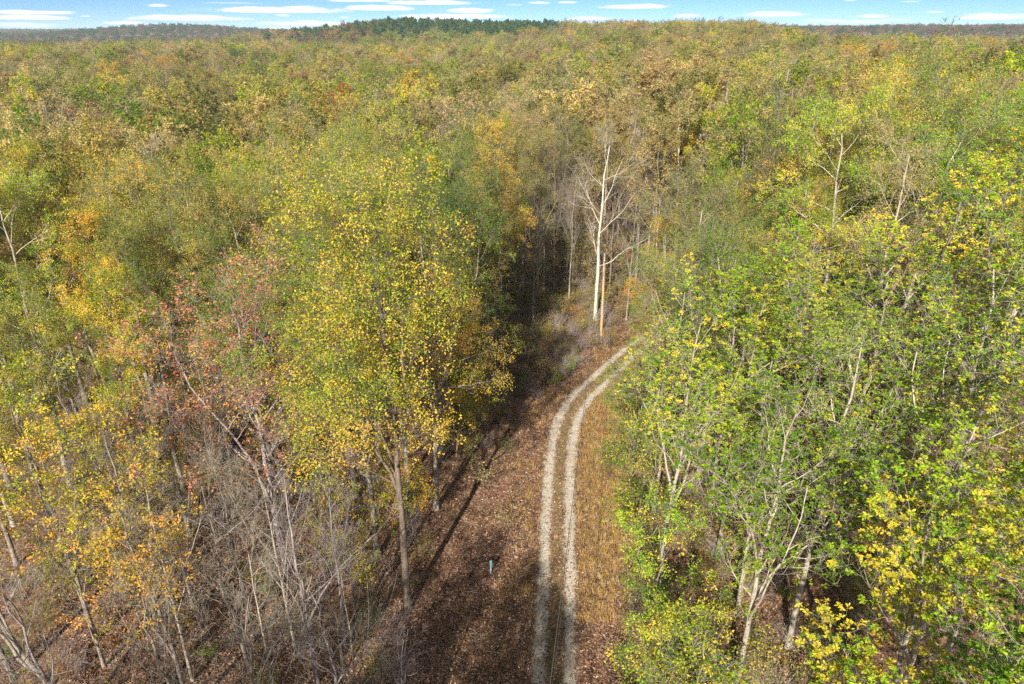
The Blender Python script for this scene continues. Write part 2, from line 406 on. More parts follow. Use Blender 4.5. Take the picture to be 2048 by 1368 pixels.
# ------------------------------------------------------------------ gravel track
cl_px = [(1108, 1368), (1110, 1250), (1113, 1181), (1115, 1040), (1122, 908), (1136, 840), (1163, 795), (1205, 757), (1250, 716), (1290, 692)]
pts = [at(*q)[:2] for q in cl_px]
p0 = pts[0]; d0 = (pts[0] - pts[2]) / np.linalg.norm(pts[0] - pts[2])
pts = [p0 + d0 * 70, p0 + d0 * 40, p0 + d0 * 15] + pts
d1 = (pts[-1] - pts[-2]) / np.linalg.norm(pts[-1] - pts[-2])
e1 = pts[-1]
pts += [e1 + d1 * 8 + np.array([.5, 0]), e1 + d1 * 17 + np.array([3, -1.]), e1 + d1 * 30 + np.array([9, -4.]), e1 + d1 * 60 + np.array([25, -12.])]
pts = np.array(pts)
def catmull(P, step=.22):
    outp = []
    for i in range(len(P) - 1):
        a, b_, c, d = P[max(i - 1, 0)], P[i], P[i + 1], P[min(i + 2, len(P) - 1)]
        m = max(2, int(np.linalg.norm(c - b_) / step)); t = np.linspace(0, 1, m, endpoint=False)[:, None]
        tb = (c - a) * .5 * np.linalg.norm(c - b_) / max(1e-6, .5 * (np.linalg.norm(c - b_) + np.linalg.norm(b_ - a))) if i else (c - b_)
        tcn = (d - b_) * .5 if i < len(P) - 2 else (c - b_)
        tb = np.clip(tb, -60, 60)
        h = (2 * t**3 - 3 * t**2 + 1) * b_ + (t**3 - 2 * t**2 + t) * tb + (-2 * t**3 + 3 * t**2) * c + (t**3 - t**2) * tcn
        outp.append(h)
    return np.concatenate(outp)
CLN = catmull(pts)
for _ in range(60): CLN[1:-1] = .25 * CLN[:-2] + .5 * CLN[1:-1] + .25 * CLN[2:]
tg = nrm(np.gradient(CLN, axis=0)); nrmv = np.stack([tg[:, 1], -tg[:, 0]], -1)   # to the right
arc = np.concatenate([[0], np.cumsum(np.linalg.norm(np.diff(CLN, axis=0), axis=1))])
lat = np.linspace(-2.3, 2.3, 31)
prof = .062 - .05 * np.exp(-((np.abs(lat) - .9) / .3)**2) + .03 * np.exp(-(lat / .35)**2)
prof = np.where(np.abs(lat) > 1.9, .062 - (np.abs(lat) - 1.9) / .4 * .09, prof)
XY = CLN[:, None] + lat[None, :, None] * nrmv[:, None]
Z = terrain(XY[..., 0], XY[..., 1]) + prof[None] + np.clip(rng.normal(0, .006, XY.shape[:2]), -.012, .012) * (np.abs(lat) < 1.9)[None] + .012
V = np.concatenate([XY, Z[..., None]], -1).reshape(-1, 3)
nr, nc = XY.shape[:2]; idx = np.arange(nr * nc).reshape(nr, nc)
Q = np.stack([idx[:-1, :-1], idx[:-1, 1:], idx[1:, 1:], idx[1:, :-1]], -1).reshape(-1, 4)
UV = np.stack([np.broadcast_to(lat[None], (nr, nc)), np.broadcast_to(arc[:, None], (nr, nc))], -1).reshape(-1, 2)
tm, n, l = new_mat('gravel_track')
K = lambda op, a, b=None, c=None, clamp=False: math_node(n, l, op, a, b, c, clamp)
out = n.new('ShaderNodeOutputMaterial'); p = n.new('ShaderNodeBsdfPrincipled'); t_ = n.new('ShaderNodeTexCoord'); uvn = n.new('ShaderNodeUVMap')
su = n.new('ShaderNodeSeparateXYZ'); l.new(uvn.outputs[0], su.inputs[0])
cc, hh = litter_nodes(n, l, t_.outputs['Object'])
e1n = n.new('ShaderNodeTexNoise'); e1n.inputs['Scale'].default_value = .8; e1n.inputs['Detail'].default_value = 3; l.new(t_.outputs['Object'], e1n.inputs['Vector'])
e2n = n.new('ShaderNodeTexNoise'); e2n.inputs['Scale'].default_value = 7; e2n.inputs['Detail'].default_value = 5; e2n.inputs['Roughness'].default_value = .75; l.new(t_.outputs['Object'], e2n.inputs['Vector'])
latn = K('ADD', su.outputs[0], K('MULTIPLY', K('SUBTRACT', e1n.outputs[0], .5), .8))
dist = K('ABSOLUTE', K('SUBTRACT', K('ABSOLUTE', latn), .90))
dist = K('ADD', dist, K('MULTIPLY', K('SUBTRACT', e2n.outputs[0], .5), 1.25))
mk = n.new('ShaderNodeMapRange'); mk.interpolation_type = 'SMOOTHSTEP'; l.new(dist, mk.inputs[0]); mk.inputs[1].default_value = .60; mk.inputs[2].default_value = .22; 
gv = n.new('ShaderNodeTexVoronoi'); gv.inputs['Scale'].default_value = 22; l.new(t_.outputs['Object'], gv.inputs['Vector'])
gs = n.new('ShaderNodeSeparateColor'); l.new(gv.outputs['Color'], gs.inputs[0])
gc = ramp(n, [(.17, .145, .115), (.34, .30, .235), (.43, .385, .31), (.55, .505, .43)], gs.outputs[0], l, [0, .3, .7, 1])
dirt = n.new('ShaderNodeTexNoise'); dirt.inputs['Scale'].default_value = 1.1; dirt.inputs['Detail'].default_value = 5; l.new(t_.outputs['Object'], dirt.inputs['Vector'])
dm = n.new('ShaderNodeMapRange'); l.new(dirt.outputs[0], dm.inputs[0]); dm.inputs[1].default_value = .45; dm.inputs[2].default_value = .7
gmx = n.new('ShaderNodeMix'); gmx.data_type = 'RGBA'; l.new(K('MULTIPLY', dm.outputs[0], .55), gmx.inputs['Factor']); l.new(gc, gmx.inputs['A']); gmx.inputs['B'].default_value = (.20, .155, .11, 1)
# sparse dry grass between the ruts
gst = n.new('ShaderNodeMapRange'); l.new(K('ABSOLUTE', su.outputs[0]), gst.inputs[0]); gst.inputs[1].default_value = .5; gst.inputs[2].default_value = .3
strip = n.new('ShaderNodeMix'); strip.data_type = 'RGBA'; l.new(K('MULTIPLY', gst.outputs[0], .55), strip.inputs['Factor']); l.new(cc, strip.inputs['A']); strip.inputs['B'].default_value = (.17, .14, .055, 1)
fin = n.new('ShaderNodeMix'); fin.data_type = 'RGBA'; l.new(mk.outputs[0], fin.inputs['Factor']); l.new(strip.outputs['Result'], fin.inputs['A']); l.new(gmx.outputs['Result'], fin.inputs['B'])
l.new(fin.outputs['Result'], p.inputs['Base Color']); p.inputs['Roughness'].default_value = .95; p.inputs['Specular IOR Level'].default_value = .15
b = n.new('ShaderNodeBump'); b.inputs['Strength'].default_value = .6; b.inputs['Distance'].default_value = .03; l.new(gv.outputs['Distance'], b.inputs['Height']); l.new(b.outputs[0], p.inputs['Normal'])
l.new(p.outputs[0], out.inputs[0])
tag(obj('gravel_track', mesh_from('gravel_track', V, [Q], [tm], smooth=True, uv=UV)), 'pale two-rut gravel track curving right into the woods', 'track', kind='structure')

def track_side(x, y):
    """signed distance to the track centre line (positive = right of it)"""
    sub = slice(None, None, 6)
    d = np.stack([x - CLN[sub, 0], y - CLN[sub, 1]], -1); k = np.argmin((d**2).sum(1))
    return float((d[k] * nrmv[sub][k]).sum()), float(np.sqrt((d[k]**2).sum())), k

# ------------------------------------------------------------------ tree prototypes
def tree_geo(seed, h=24, crown=.45, spread=4.3, limbs=11, sub=8, twig=7, tl=3, rad=.21, lean=.04, nleaf=16000, lsize=.15, style='rhomb',
             fork=True, sides=(8, 6, 4, 3, 3), up=.3, k2=3, limb_ang=48, cluster=.28, sparse=0.0, droop=.25, tmax=.97, grad=0.0):
    rg = np.random.default_rng(seed)
    k = 14
    t = np.linspace(0, 1, k)
    w = np.cumsum(rg.normal(0, .14, (k, 2)), 0); w -= w[0]
    ln = rg.normal(0, lean, 2)
    Pt = np.stack([w[:, 0] * t * 1.2 + ln[0] * h * t**1.3, w[:, 1] * t * 1.2 + ln[1] * h * t**1.3, -0.4 + (h * .93 + .4) * t], -1)
    Rt = rad * (1 - .82 * t**1.15); Rt[0] *= 1.5; Rt[1] *= 1.08
    P0 = Pt[None]; R0 = Rt[None]
    trunks = [tubes(P0, R0, sides[0])]
    # a second and third leader make the forked stems of woodland oaks
    LP = [P0]; LR = [R0]
    if fork:
        Pf, Rf, _ = grow(P0, R0, 3, 26, h * .5, k, rg, tmin=crown * .75, tmax=crown * 1.25, up=.35, wig=.09, rfac=.72, lenfall=.2)
        trunks.append(tubes(Pf, Rf, sides[1])); 
    P1, R1, _ = grow(P0, R0, limbs, limb_ang, spread * 1.55, 8, rg, tmin=crown, tmax=tmax, up=up * 1.2, wig=.13, rfac=.5, lenfall=.45)
    if fork:
        P1b, R1b, _ = grow(Pf, Rf, max(4, limbs // 2), limb_ang, spread * 1.05, 8, rg, tmin=.3, tmax=1, up=up, wig=.14, rfac=.5, lenfall=.35)
        P1 = np.concatenate([P1, P1b]); R1 = np.concatenate([R1, R1b])
    P2, R2, i2 = grow(P1, R1, sub, 42, spread * .55, 5, rg, tmin=.25, tmax=1, up=up * .7, wig=.2, rfac=.5, lenfall=.35)
    P3, R3, i3 = grow(P2, R2, twig, 42, spread * .25, 4 if tl else 3, rg, tmin=.2, tmax=1, up=up * .5, wig=.26, rfac=.5, lenfall=.3)
    R3 = np.maximum(R3, .007)
    br = [tubes(P1, R1, sides[1]), tubes(P2, R2, sides[2]), tubes(P3, R3, sides[3])]
    last = P3; chain = i3
    if tl:
        P4, R4, i4 = grow(P3, R3, tl, 40, spread * .13, k2, rg, tmin=.25, tmax=1, up=up * .3, wig=.3, rfac=.6, lenfall=.2)
        R4 = np.maximum(R4, .0045)
        br.append(tubes(P4, R4, 3)); last = P4; chain = i3[i4]
    tv, tf = join(trunks); bv, bf = join(br)
    lf = None
    if nleaf:
        # neighbouring twigs turn colour together
        g2 = np.clip(rg.normal(.5, cluster, len(P2)), 0, 1); g3 = g2[i3] if not tl else g2[i3][i4]
        if grad:   # lower boughs turn first
            zr = np.clip((last[:, 0, 2] / h - crown) / (1 - crown), 0, 1); g3 = np.clip(g3 + grad * (.5 - zr), 0.02, .98)
        if sparse:
            keep = np.where(rg.random(len(P2)) > sparse)[0]; mask = np.isin(i3 if not tl else i3[i4], keep)
            last = last[mask]; g3 = g3[mask]
        lf = leaves(last, nleaf, lsize, rg, style=style, tone_g=g3, droop=droop)
    return (tv, tf), (bv, bf), lf

def make_proto(name, **kw):
    tr, br, lf = tree_geo(**kw)
    pr = {'trunk': mesh_from(name + '_trunk', tr[0], tr[1], [BARK['grey']], smooth=True),
          'branches': mesh_from(name + '_branches', br[0], br[1], [BARK['grey']], smooth=True),
          'crown': None, 'h': kw.get('h', 24)}
    if lf: pr['crown'] = mesh_from(name + '_leaves', lf[0], [lf[1]], [LEAF['olive']], attr={'tone': lf[2]})
    return pr

t0 = time.time()
HI = [make_proto('oak_tree', seed=100 + i, h=24, crown=[.38, .45, .42, .5, .36, .44, .4, .48][i], spread=[4.2, 3.8, 4.6, 3.6, 4.4, 4.0, 4.8, 3.9][i],
                 tl=2, grad=.32, nleaf=[32000, 28000, 33000, 26000, 32000, 19000, 36000, 14000][i], lsize=.116, limbs=[11, 12, 10, 12, 11, 12, 11, 11][i], fork=i % 2 == 0) for i in range(8)]
BIG = [make_proto('broadleaf_tree', seed=200 + i, h=24, crown=.40, spread=[4.1, 4.5, 3.8][i], nleaf=[15000, 13800, 12600][i], lsize=.142, rad=.19, style='rosette',
                  limbs=10, sub=7, twig=5, tl=2, fork=i != 1, limb_ang=40) for i in range(3)]
BARE = [make_proto('bare_tree', seed=300 + i, h=15, crown=[.3, .26, .38, .3][i], spread=[3.3, 3.7, 2.8, 3.4][i], rad=.14, nleaf=0, limbs=[8, 9, 7, 8][i], sub=6, twig=5, tl=1,
                    fork=True, up=.35, limb_ang=46, lean=.07) for i in range(4)]
SPARSE = [make_proto('thinning_tree', seed=350 + i, h=18, crown=[.35, .42, .3][i], spread=[3.4, 3.2, 3.8][i], rad=.15, nleaf=[5200, 6500, 4200][i], lsize=.155, limbs=9, sub=6, twig=5, tl=1,
                      fork=True, lean=.08, sparse=.45) for i in range(3)]
PINK = make_proto('pink_tree', seed=371, h=22, crown=.3, spread=4.6, rad=.17, nleaf=13000, lsize=.15, limbs=14, sub=8, twig=6, tl=2, fork=True, limb_ang=38, sparse=.15)
SMALL = [make_proto('sapling', seed=380 + i, h=10, crown=.12, spread=2.6, rad=.07, nleaf=[6500, 5200][i], lsize=.13, limbs=12, sub=6, twig=5, tl=1, fork=i == 0, limb_ang=46) for i in range(2)]
MID = [make_proto('canopy_tree', seed=400 + i, h=24, crown=[.46, .52, .48, .44, .54, .5][i], spread=[4.3, 3.9, 4.6, 4.1, 3.6, 4.2][i], nleaf=[10500, 9500, 11500, 9000, 9000, 6000][i], lsize=.24, limbs=10, sub=6, twig=5, tl=0, cluster=.2,
                  fork=i % 2 == 0, sides=(6, 4, 3, 3, 3)) for i in range(6)]
MIDB = [make_proto('thin_canopy_tree', seed=450 + i, h=24, crown=.42, spread=4.0, nleaf=[1800, 1200, 0][i], lsize=.24, limbs=11, sub=7, twig=7, tl=0, fork=True, sides=(6, 4, 3, 3, 3), up=.4) for i in range(3)]
print('protos', round(time.time() - t0, 1))

def pine_geo(seed, h=23, bare=.6, rad=.22, nb=34, nleaf=1900, lsize=.7, wide=3.0):
    rg = np.random.default_rng(seed); k = 8; t = np.linspace(0, 1, k)
    P0 = np.stack([rg.normal(0, .12, k).cumsum() * t, rg.normal(0, .12, k).cumsum() * t, h * t - .3], -1)[None]; R0 = (rad * (1 - .8 * t))[None]
    P1, R1, _ = grow(P0, R0, nb, 68, wide * 1.5, 4, rg, tmin=bare, tmax=1, up=.25, wig=.15, rfac=.3, lenfall=.6)
    V4, F4, tone = leaves(P1, nleaf, lsize, rg, end_bias=.7, jitter=.3, tone_g=np.clip(rg.normal(.5, .2, len(P1)), 0, 1), droop=-.1, aspect=.55)
    return tubes(P0, R0, 6), tubes(P1, R1, 3), (V4, F4, tone)
PINE = []
for i in range(3):
    tr, br, lf = pine_geo(500 + i, bare=[.55, .62, .5][i])
    V_, F_ = join([tr, br])
    PINE.append({'trunk': mesh_from('pine_trunk', V_, F_, [BARK['pine']], smooth=True), 'branches': None,
                 'crown': mesh_from('pine_needles', lf[0], [lf[1]], [LEAF['pine']], attr={'tone': lf[2]}), 'h': 23})

def set_mat(o, m):
    o.material_slots[0].link = 'OBJECT'; o.material_slots[0].material = m

def place_tree(name, pr, x, y, h, pal, bark='grey', rz=None, wide=1.0, tilt=(0, 0), z=None):
    e = bpy.data.objects.new(name, None); COL.objects.link(e)
    s = h / pr['h']
    e.location = (x, y, float(terrain(x, y)) - .02 if z is None else z)
    e.rotation_euler = (tilt[0], tilt[1], (x * 12.9898 + y * 78.233 + 2.1) % 6.2832 if rz is None else rz)
    e.scale = (s * wide, s * wide, s); e.empty_display_size = .5
    o = obj('trunk', pr['trunk'], e); set_mat(o, BARK[bark])
    if pr['branches']: o = obj('branches', pr['branches'], e); set_mat(o, BARK[bark])
    if pr['crown']: o = obj('crown', pr['crown'], e); set_mat(o, LEAF[pal])
    return e

TREES = []   # dict per tree: x,y,h,pal,kind,obj,label
def add(x, y, h, pal, pr, bark='grey', label=None, name=None, **kw):
    TREES.append(dict(x=x, y=y, h=h, pal=pal, pr=pr, bark=bark, label=label, name=name, kw=kw))
# left of the track
add(-6.7, 33, 26.0, 'yellow_green', HI[6], wide=1.08, rz=1.0, bark='brown', label='big yellow-green oak left of the track, its thick trunk bare near the ground')
add(-9.6, 38, 24, 'yellow_green', HI[0])
add(-5.9, 43, 24, 'golden', HI[4], wide=.9)
add(-6.2, 51, 25.5, 'green', HI[2])
add(-12.6, 45, 25.5, 'yellow_green', HI[6], wide=1.05)
add(-4.0, 58, 23.5, 'yellow_green', HI[0], wide=.9)
add(-9.5, 57, 25.5, 'green', HI[4])
add(-14.8, 55, 26, 'yellow_green', HI[2])
add(-12, 64, 26, 'yellow_green', HI[6])
add(-5.5, 67, 24, 'golden', HI[1])
add(-4, 78, 23, 'olive', HI[3])
add(-20, 52, 24, 'olive', HI[1])
add(-2.2, 63.5, 24.5, 'olive', HI[5])
add(-1.8, 70.5, 25, 'yellow_green', HI[3])
add(-1.4, 80, 25, 'olive', HI[7])
add(-1.0, 89.5, 25, 'tan', HI[5])
add(.6, 97, 24, 'olive', HI[0])
add(4.5, 99, 24, 'tan', HI[4])
add(8.8, 98, 23.5, 'olive', HI[2])
add(1.6, 88.5, 22, 'olive', HI[6])
add(13, 97, 24, 'tan', HI[0])
add(-15.8, 36.8, 21.5, 'pink', PINK, bark='mauve', wide=1.3, label='pinkish red tree with half-bare pale twigs left of the big yellow-green oak')
add(-23.8, 40, 20, 'golden', HI[3])
add(-19.8, 47, 22, 'yellow_green', HI[0])
add(-27, 46, 21.5, 'olive', HI[1])
add(-30, 36, 20, 'golden', HI[5])
add(-25.5, 30.5, 18.5, 'golden', SPARSE[1])
add(-21.2, 30, 17, 'golden', SPARSE[0])
add(-23.5, 25, 19, 'golden', SPARSE[2], bark='grey', tilt=(0, -.12))
add(-17.5, 25.5, 15.5, 'amber', SPARSE[0])
add(-29, 28, 19, 'golden', SPARSE[1])
add(-11.3, 27.8, 15.5, 'tan', BARE[0], bark='mauve', label='leafless pale mauve tree with a tall forked stem in the lower left')
add(-15.3, 28.3, 14.5, 'tan', BARE[1], bark='grey', tilt=(0, -.08), label='leafless grey tree leaning left beside the pale forked one')
add(-9.3, 25.3, 10.5, 'tan', BARE[2], bark='mauve', label='low leafless tree spreading thin pale twigs at the bottom edge')
add(-16.5, 22.8, 13, 'tan', BARE[3], bark='grey')
add(-21, 34, 15, 'golden', SPARSE[2], bark='grey')
add(-27.5, 24, 12, 'tan', BARE[0], bark='grey')
add(-7.2, 20.5, 12, 'tan', BARE[0], bark='grey')
add(-5.2, 22.5, 9, 'tan', BARE[2], bark='mauve')
add(-11.8, 21.5, 13, 'tan', BARE[2], bark='grey')
add(-21.5, 22, 14, 'tan', BARE[1], bark='mauve')
add(-9.2, 17, 14, 'tan', BARE[1], bark='grey')
add(-6.4, 14, 13, 'tan', BARE[3], bark='grey')
# right of the track
add(12.2, 26.2, 20.5, 'spring_green', BIG[0], bark='pale', label='bright green oak with a thick pale forked trunk nearest the track on its right')
add(9.8, 34.5, 20.5, 'spring_green', BIG[0], bark='pale')
add(10.8, 42, 20, 'green', BIG[2], bark='pale')
add(14.3, 37, 20.5, 'spring_green', BIG[1], bark='grey')
add(11.8, 50, 19.5, 'yellow_green', HI[2], bark='pale')
add(13.6, 59, 18.5, 'golden', HI[1], bark='pale')
add(15.2, 46, 20.5, 'spring_green', HI[0], bark='pale')
add(15.8, 55, 21.5, 'grey_green', HI[5], bark='pale')
add(17.2, 64, 22, 'grey_green', HI[7], bark='pale')
add(14.8, 66, 20, 'grey_green', HI[5], bark='pale')
add(13.2, 54, 16.0, 'rust', SPARSE[0], bark='pale', label='small tree with an orange red tuft beside the track bend')
add(19.5, 41, 21.5, 'spring_green', BIG[2], bark='grey')
add(21, 50, 22, 'golden', HI[7], bark='pale')
add(19.5, 33.5, 21.5, 'green', BIG[0], bark='grey')
add(25, 38, 22, 'spring_green', BIG[1], bark='grey')
add(16.2, 29, 21, 'green', BIG[2], bark='pale')
add(22.5, 27.5, 22, 'spring_green', BIG[0], bark='pale', tilt=(0, .1))
add(28, 31, 22.5, 'green', BIG[1], bark='grey')
add(14.2, 17.6, 20.5, 'spring_green', BIG[1], bark='grey')
add(16.8, 20.5, 22, 'spring_green', BIG[2], bark='pale')
add(12.2, 10.4, 23.2, 'spring_green', BIG[0], bark='pale', tilt=(0, .03), label='broad-leaved oak nearest the camera filling the lower right corner')
add(17.5, 13.5, 24, 'green', BIG[1], bark='pale')
add(22, 19, 24.5, 'spring_green', BIG[0], bark='pale')
add(25.5, 45, 23, 'tan', HI[7], bark='pale')
add(31, 42, 23.5, 'spring_green', BIG[2], bark='grey')
for x, y, h, pl_ in ((8.3, 29.5, 9.5, 'spring_green'), (7.6, 24.6, 9.5, 'yellow_green'), (8.6, 21.5, 10, 'spring_green'), (8.9, 37.5, 10.5, 'yellow_green'), (9.6, 45.5, 10, 'spring_green'), (11.2, 54, 9, 'golden'), (1.5, 92, 12, 'olive'), (4, 96, 13, 'tan'), (8, 95, 12, 'olive'), (-1.5, 86, 11, 'olive'), (12, 92, 12, 'tan')):
    add(x, y, h, pl_, SMALL[int(h * 2) % 2], bark='grey', wide=1.15)
for x, y, h, pl_ in ((-7.5, 38.5, 9, 'golden'), (-4.6, 48, 9, 'golden'), (-3.6, 53, 8, 'golden'), (-10.5, 34, 8, 'golden')):
    add(x, y, h, pl_, SMALL[1], bark='brown', wide=1.1)
for x, y, h, bk in ((2.6, 77, 18, 'grey'), (3.4, 84, 20, 'grey'), (5.8, 88.5, 21, 'brown'), (7.6, 85.5, 19, 'grey'), (8.6, 92.0, 18, 'brown'), (13.4, 88.5, 19, 'brown'), (14.6, 80.5, 17, 'grey'), (4.6, 92.3, 21, 'grey'),
                    (-16, 31, 16, 'grey'), (-18.3, 27.5, 15, 'pale'), (-20.6, 33, 17, 'grey'), (-13.4, 30.5, 15, 'pale'), (-24, 28.6, 16, 'grey'), (-10.2, 30.4, 14, 'mauve'), (-12.3, 24.5, 13, 'pale'), (-7.8, 24, 12, 'grey')):
    add(x, y, h, 'tan', MIDB[2], bark=bk, wide=.75)
# pale bare tree by the pole
HERO = make_proto('tall_pale_tree', seed=612, h=22, crown=.34, spread=4.6, rad=.21, nleaf=0, limbs=11, sub=7, twig=5, tl=1, fork=False, up=.35, limb_ang=52)
bx_, by_, _ = at(1190, 640)
add(bx_, by_, 23.5, 'tan', HERO, bark='cream', name='bare_tree', label='tall leafless cream-barked tree standing behind the utility pole', wide=1.1)

# trees just outside the frame whose long shadows lie across the leaves
for x, y, h in ((-12, 7, 20), (-7.5, 3, 21), (-4.6, 7, 18), (-17, 11, 18), (-21, 5, 20), (-10, -5, 22), (-3.5, -3, 21), (-15, -2, 22), (-25, 12, 18), 
                (-6.5, 4, 23), (-13, 3, 24), (-8, -8, 26), (-5.5, -12, 25), (-18, 0, 24)):
    add(x, y, h, 'golden', random.choice([HI[3], HI[5], HI[7], SPARSE[1]]), bark='grey', label='shade-casting tree standing just outside the view beyond the bottom edge')
# distant trees that stand out by their colour
SPECIAL = []
def special(px_, py_, pal, h, label, wide=1.2, pr=0):
    z_ = 20.
    for _ in range(25):
        q = at(px_, py_, z_); z_ = .5 * z_ + .5 * (float(terrain(q[0], q[1])) + h * .72)
    add(q[0], q[1], h, pal, MID[pr], label=label, wide=wide); SPECIAL.append((q[0], q[1]))
special(338, 150, 'amber', 25, 'warm orange-gold tree standing above the canopy at the upper left', 1.4, 2)
special(305, 128, 'amber', 24, 'duller orange tree just behind the orange-gold one at the upper left', 1.3, 0)
special(222, 186, 'golden', 24, 'bright yellow tree in front of the orange-gold one at the upper left', 1.2, 1)
special(1256, 72, 'lime', 24, 'vivid lime green tree below the sky line right of centre', 1.3, 3)
special(1137, 78, 'rust', 26, 'bright orange tree left of the vivid lime one under the sky line', 1.2, 2)
special(1062, 128, 'rust', 24, 'orange-topped tree in the middle distance beside a yellow one', 1.1, 4)
special(1000, 152, 'golden', 25, 'rounded yellow tree in the middle distance left of the orange-topped one', 1.3, 0)
special(1705, 130, 'amber', 25, 'wide pale orange tree in the upper right canopy', 1.7, 2)
special(1636, 178, 'amber', 22, 'dark gold tree just below the wide pale orange one', 1.1, 1)
special(1651, 72, 'golden', 26, 'small round gold tree in front of the dark right-hand ridge', 1.2, 5)
special(762, 128, 'olive', 24, 'dark brownish olive tree standing out left of centre', 1.2, 1)
special(760, 240, 'grey_green', 23, 'rounded grey-green tree in the middle distance left of the bare tree', 1.3, 2)
special(1990, 110, 'golden', 26, 'golden tree at the top right corner of the canopy', 1.3, 0)
special(815, 199, 'pink', 14, 'tiny red-leaved tree among olive crowns left of centre', .7, 5)
# fill the near forest with individual trees
taken = [(t['x'], t['y']) for t in TREES]
N_IND = 306
def zone_free(x, y):
    s, d, k = track_side(x, y)
    if d < (5.0 if s < 0 else 6.0) and y < 115: return False
    if 60 < y < 93 and -1.5 < x < 13.5: return False
    if y < 60 and -5.2 < x < 8.6: return False
    if y < 26 and x < 8.6: return False
    if y < 31 and x > -16: return x > 8.6
    if y < 38 and -14 < x < 0: return False
    if y < 44 and -21 < x < -11: return False
    return True
def palette_at(x, y, rv):
    """colour of a tree by where it stands"""
    if x < 8 and y < 75:
        tbl = [('yellow_green', .34), ('golden', .2), ('olive', .3), ('green', .1), ('tan', .06)]
    elif y < 75:
        tbl = [('yellow_green', .24), ('grey_green', .18), ('tan', .12), ('golden', .10), ('spring_green', .36)]
    else:
        tbl = [('olive', .36), ('tan', .2), ('grey_green', .15), ('yellow_green', .13), ('golden', .09), ('green', .04), ('tan', .03)]
    a = 0
    for nm, w_ in tbl:
        a += w_
        if rv < a: return nm
    return 'olive'
cand = []
tries = 0
while len(cand) < 1400 and tries < 60000:
    tries += 1
    y = random.uniform(12, 150) ; x = random.uniform(-.86, .86) * (y + 14)
    if random.random() > (y + 14) / 164 and not (93 < y < 110 and -2 < x < 20): continue
    if not zone_free(x, y): continue
    md = 4.1 if y < 60 else (3.6 if (93 < y < 110 and -2 < x < 20) else 4.8)
    if any((x - a)**2 + (y - b_)**2 < md * md for a, b_ in taken): continue
    px_, py_, d_ = to_px(x, y, 20 + float(terrain(x, y)))
    if not (-180 < px_ < 2230): continue
    if d_ < 24 and x < 12: continue
    taken.append((x, y)); cand.append((d_, x, y))
cand.sort()
nfill = N_IND - len(TREES)
extra_far = cand[nfill:]
for d_, x, y in cand[:nfill]:
    pal = palette_at(x, y, random.random())
    hgt = random.uniform(20.5, 25.5) + (1.5 if x > 20 else 0)
    if x < -12 and y < 45: hgt = random.uniform(15, 20.5)
    if x > 8 and y < 60 and x < 24: hgt = random.uniform(18.5, 22.5)
    if x > 12 and y < 30: hgt = random.uniform(19, 23.5)
    bare = random.random() < (.07 if y < 60 else .2)
    near_right = 6 < x < 30 and y < 56
    if near_right:
        bare = False
        if pal in ('tan', 'grey_green', 'golden'): pal = 'spring_green'
    if bare:
        pr = random.choice(BARE + SPARSE) if d_ < 60 else random.choice(MIDB)
        bark = random.choice(['grey', 'mauve', 'pale'])
        if pr in BARE: hgt = min(hgt, 18)
    else:
        if d_ < 62: pr = random.choice(BIG if (x > 7 and y < 46) else (HI[:5] + HI[6:7] if near_right else HI))
        else: pr = random.choice(MID)
        bark = random.choice(['grey', 'pale']) if x > 5 else random.choice(['grey', 'grey', 'pale', 'brown'])
    # keep the sky line clear of the camera
    hgt = min(hgt, CAM_H - 2.5 - float(terrain(x, y)))
    add(x, y, hgt, pal, pr, bark=bark)

# ---- names and labels
COLOUR = {'olive': 'olive', 'green': 'fresh green', 'yellow_green': 'yellow-green', 'golden': 'golden', 'amber': 'amber', 'tan': 'dry tan', 'pink': 'pink', 'rust': 'rusty orange',
          'grey_green': 'grey-green', 'lime': 'lime', 'spring_green': 'bright green'}
def look(t):
    if t['pr']['crown'] is None: return {'pale': 'leafless cream-barked', 'mauve': 'leafless mauve-twigged'}.get(t['bark'], 'leafless grey')
    c = COLOUR[t['pal']]
    if t['pr'] in SPARSE or t['pr'] in MIDB: return 'half-bare ' + c
    return c
def zone(t):
    px_, py_, d_ = to_px(t['x'], t['y'], t['h'] * .75 + float(terrain(t['x'], t['y'])))
    side = 'left' if t['x'] < 4 else 'right'
    if side == 'left':
        col = 'just left of the track' if px_ > 760 else ('around the pink tree' if px_ > 430 else 'toward the left edge')
    else:
        col = 'over the track bend' if px_ < 1430 else ('right of the track bend' if px_ < 1760 else 'toward the right edge')
    if abs(px_ - 1180) < 170 and t['y'] > 95: col = 'behind the utility pole'
    row = 'in the front row' if d_ < 45 else ('one row back' if d_ < 70 else ('in the middle rows' if d_ < 100 else 'deeper in the canopy'))
    return f'{row}, {col}', px_
ORD = ['leftmost'] + [w + '-from-left' for w in 'second third fourth fifth sixth seventh eighth ninth tenth eleventh twelfth thirteenth fourteenth fifteenth'.split()]
cells = {}
for t in TREES:
    t['zone'], t['px'] = zone(t)
    if not t['label']: cells.setdefault((look(t), t['zone']), []).append(t)
for (lk, zn), ts in cells.items():
    ts.sort(key=lambda q: q['px'])
    for i, q in enumerate(ts):
        if len(ts) == 1: q['label'] = f'{lk} tree {zn}'
        elif i == len(ts) - 1 and i: q['label'] = f'rightmost {lk} tree {zn}'
        else: q['label'] = f'{ORD[min(i, 14)]} {lk} tree {zn}'
for t in TREES:
    nm = t['name'] or ('bare_tree' if t['pr']['crown'] is None else ('thinning_tree' if (t['pr'] in SPARSE or t['pr'] in MIDB) else 'oak_tree'))
    e = place_tree(nm, t['pr'], t['x'], t['y'], t['h'], t['pal'], t['bark'], **t['kw'])
    tag(e, t['label'], 'tree', 'trees beyond the bottom edge' if t['label'].startswith('shade-casting') else 'autumn trees standing around the gravel track')
    t['obj'] = e
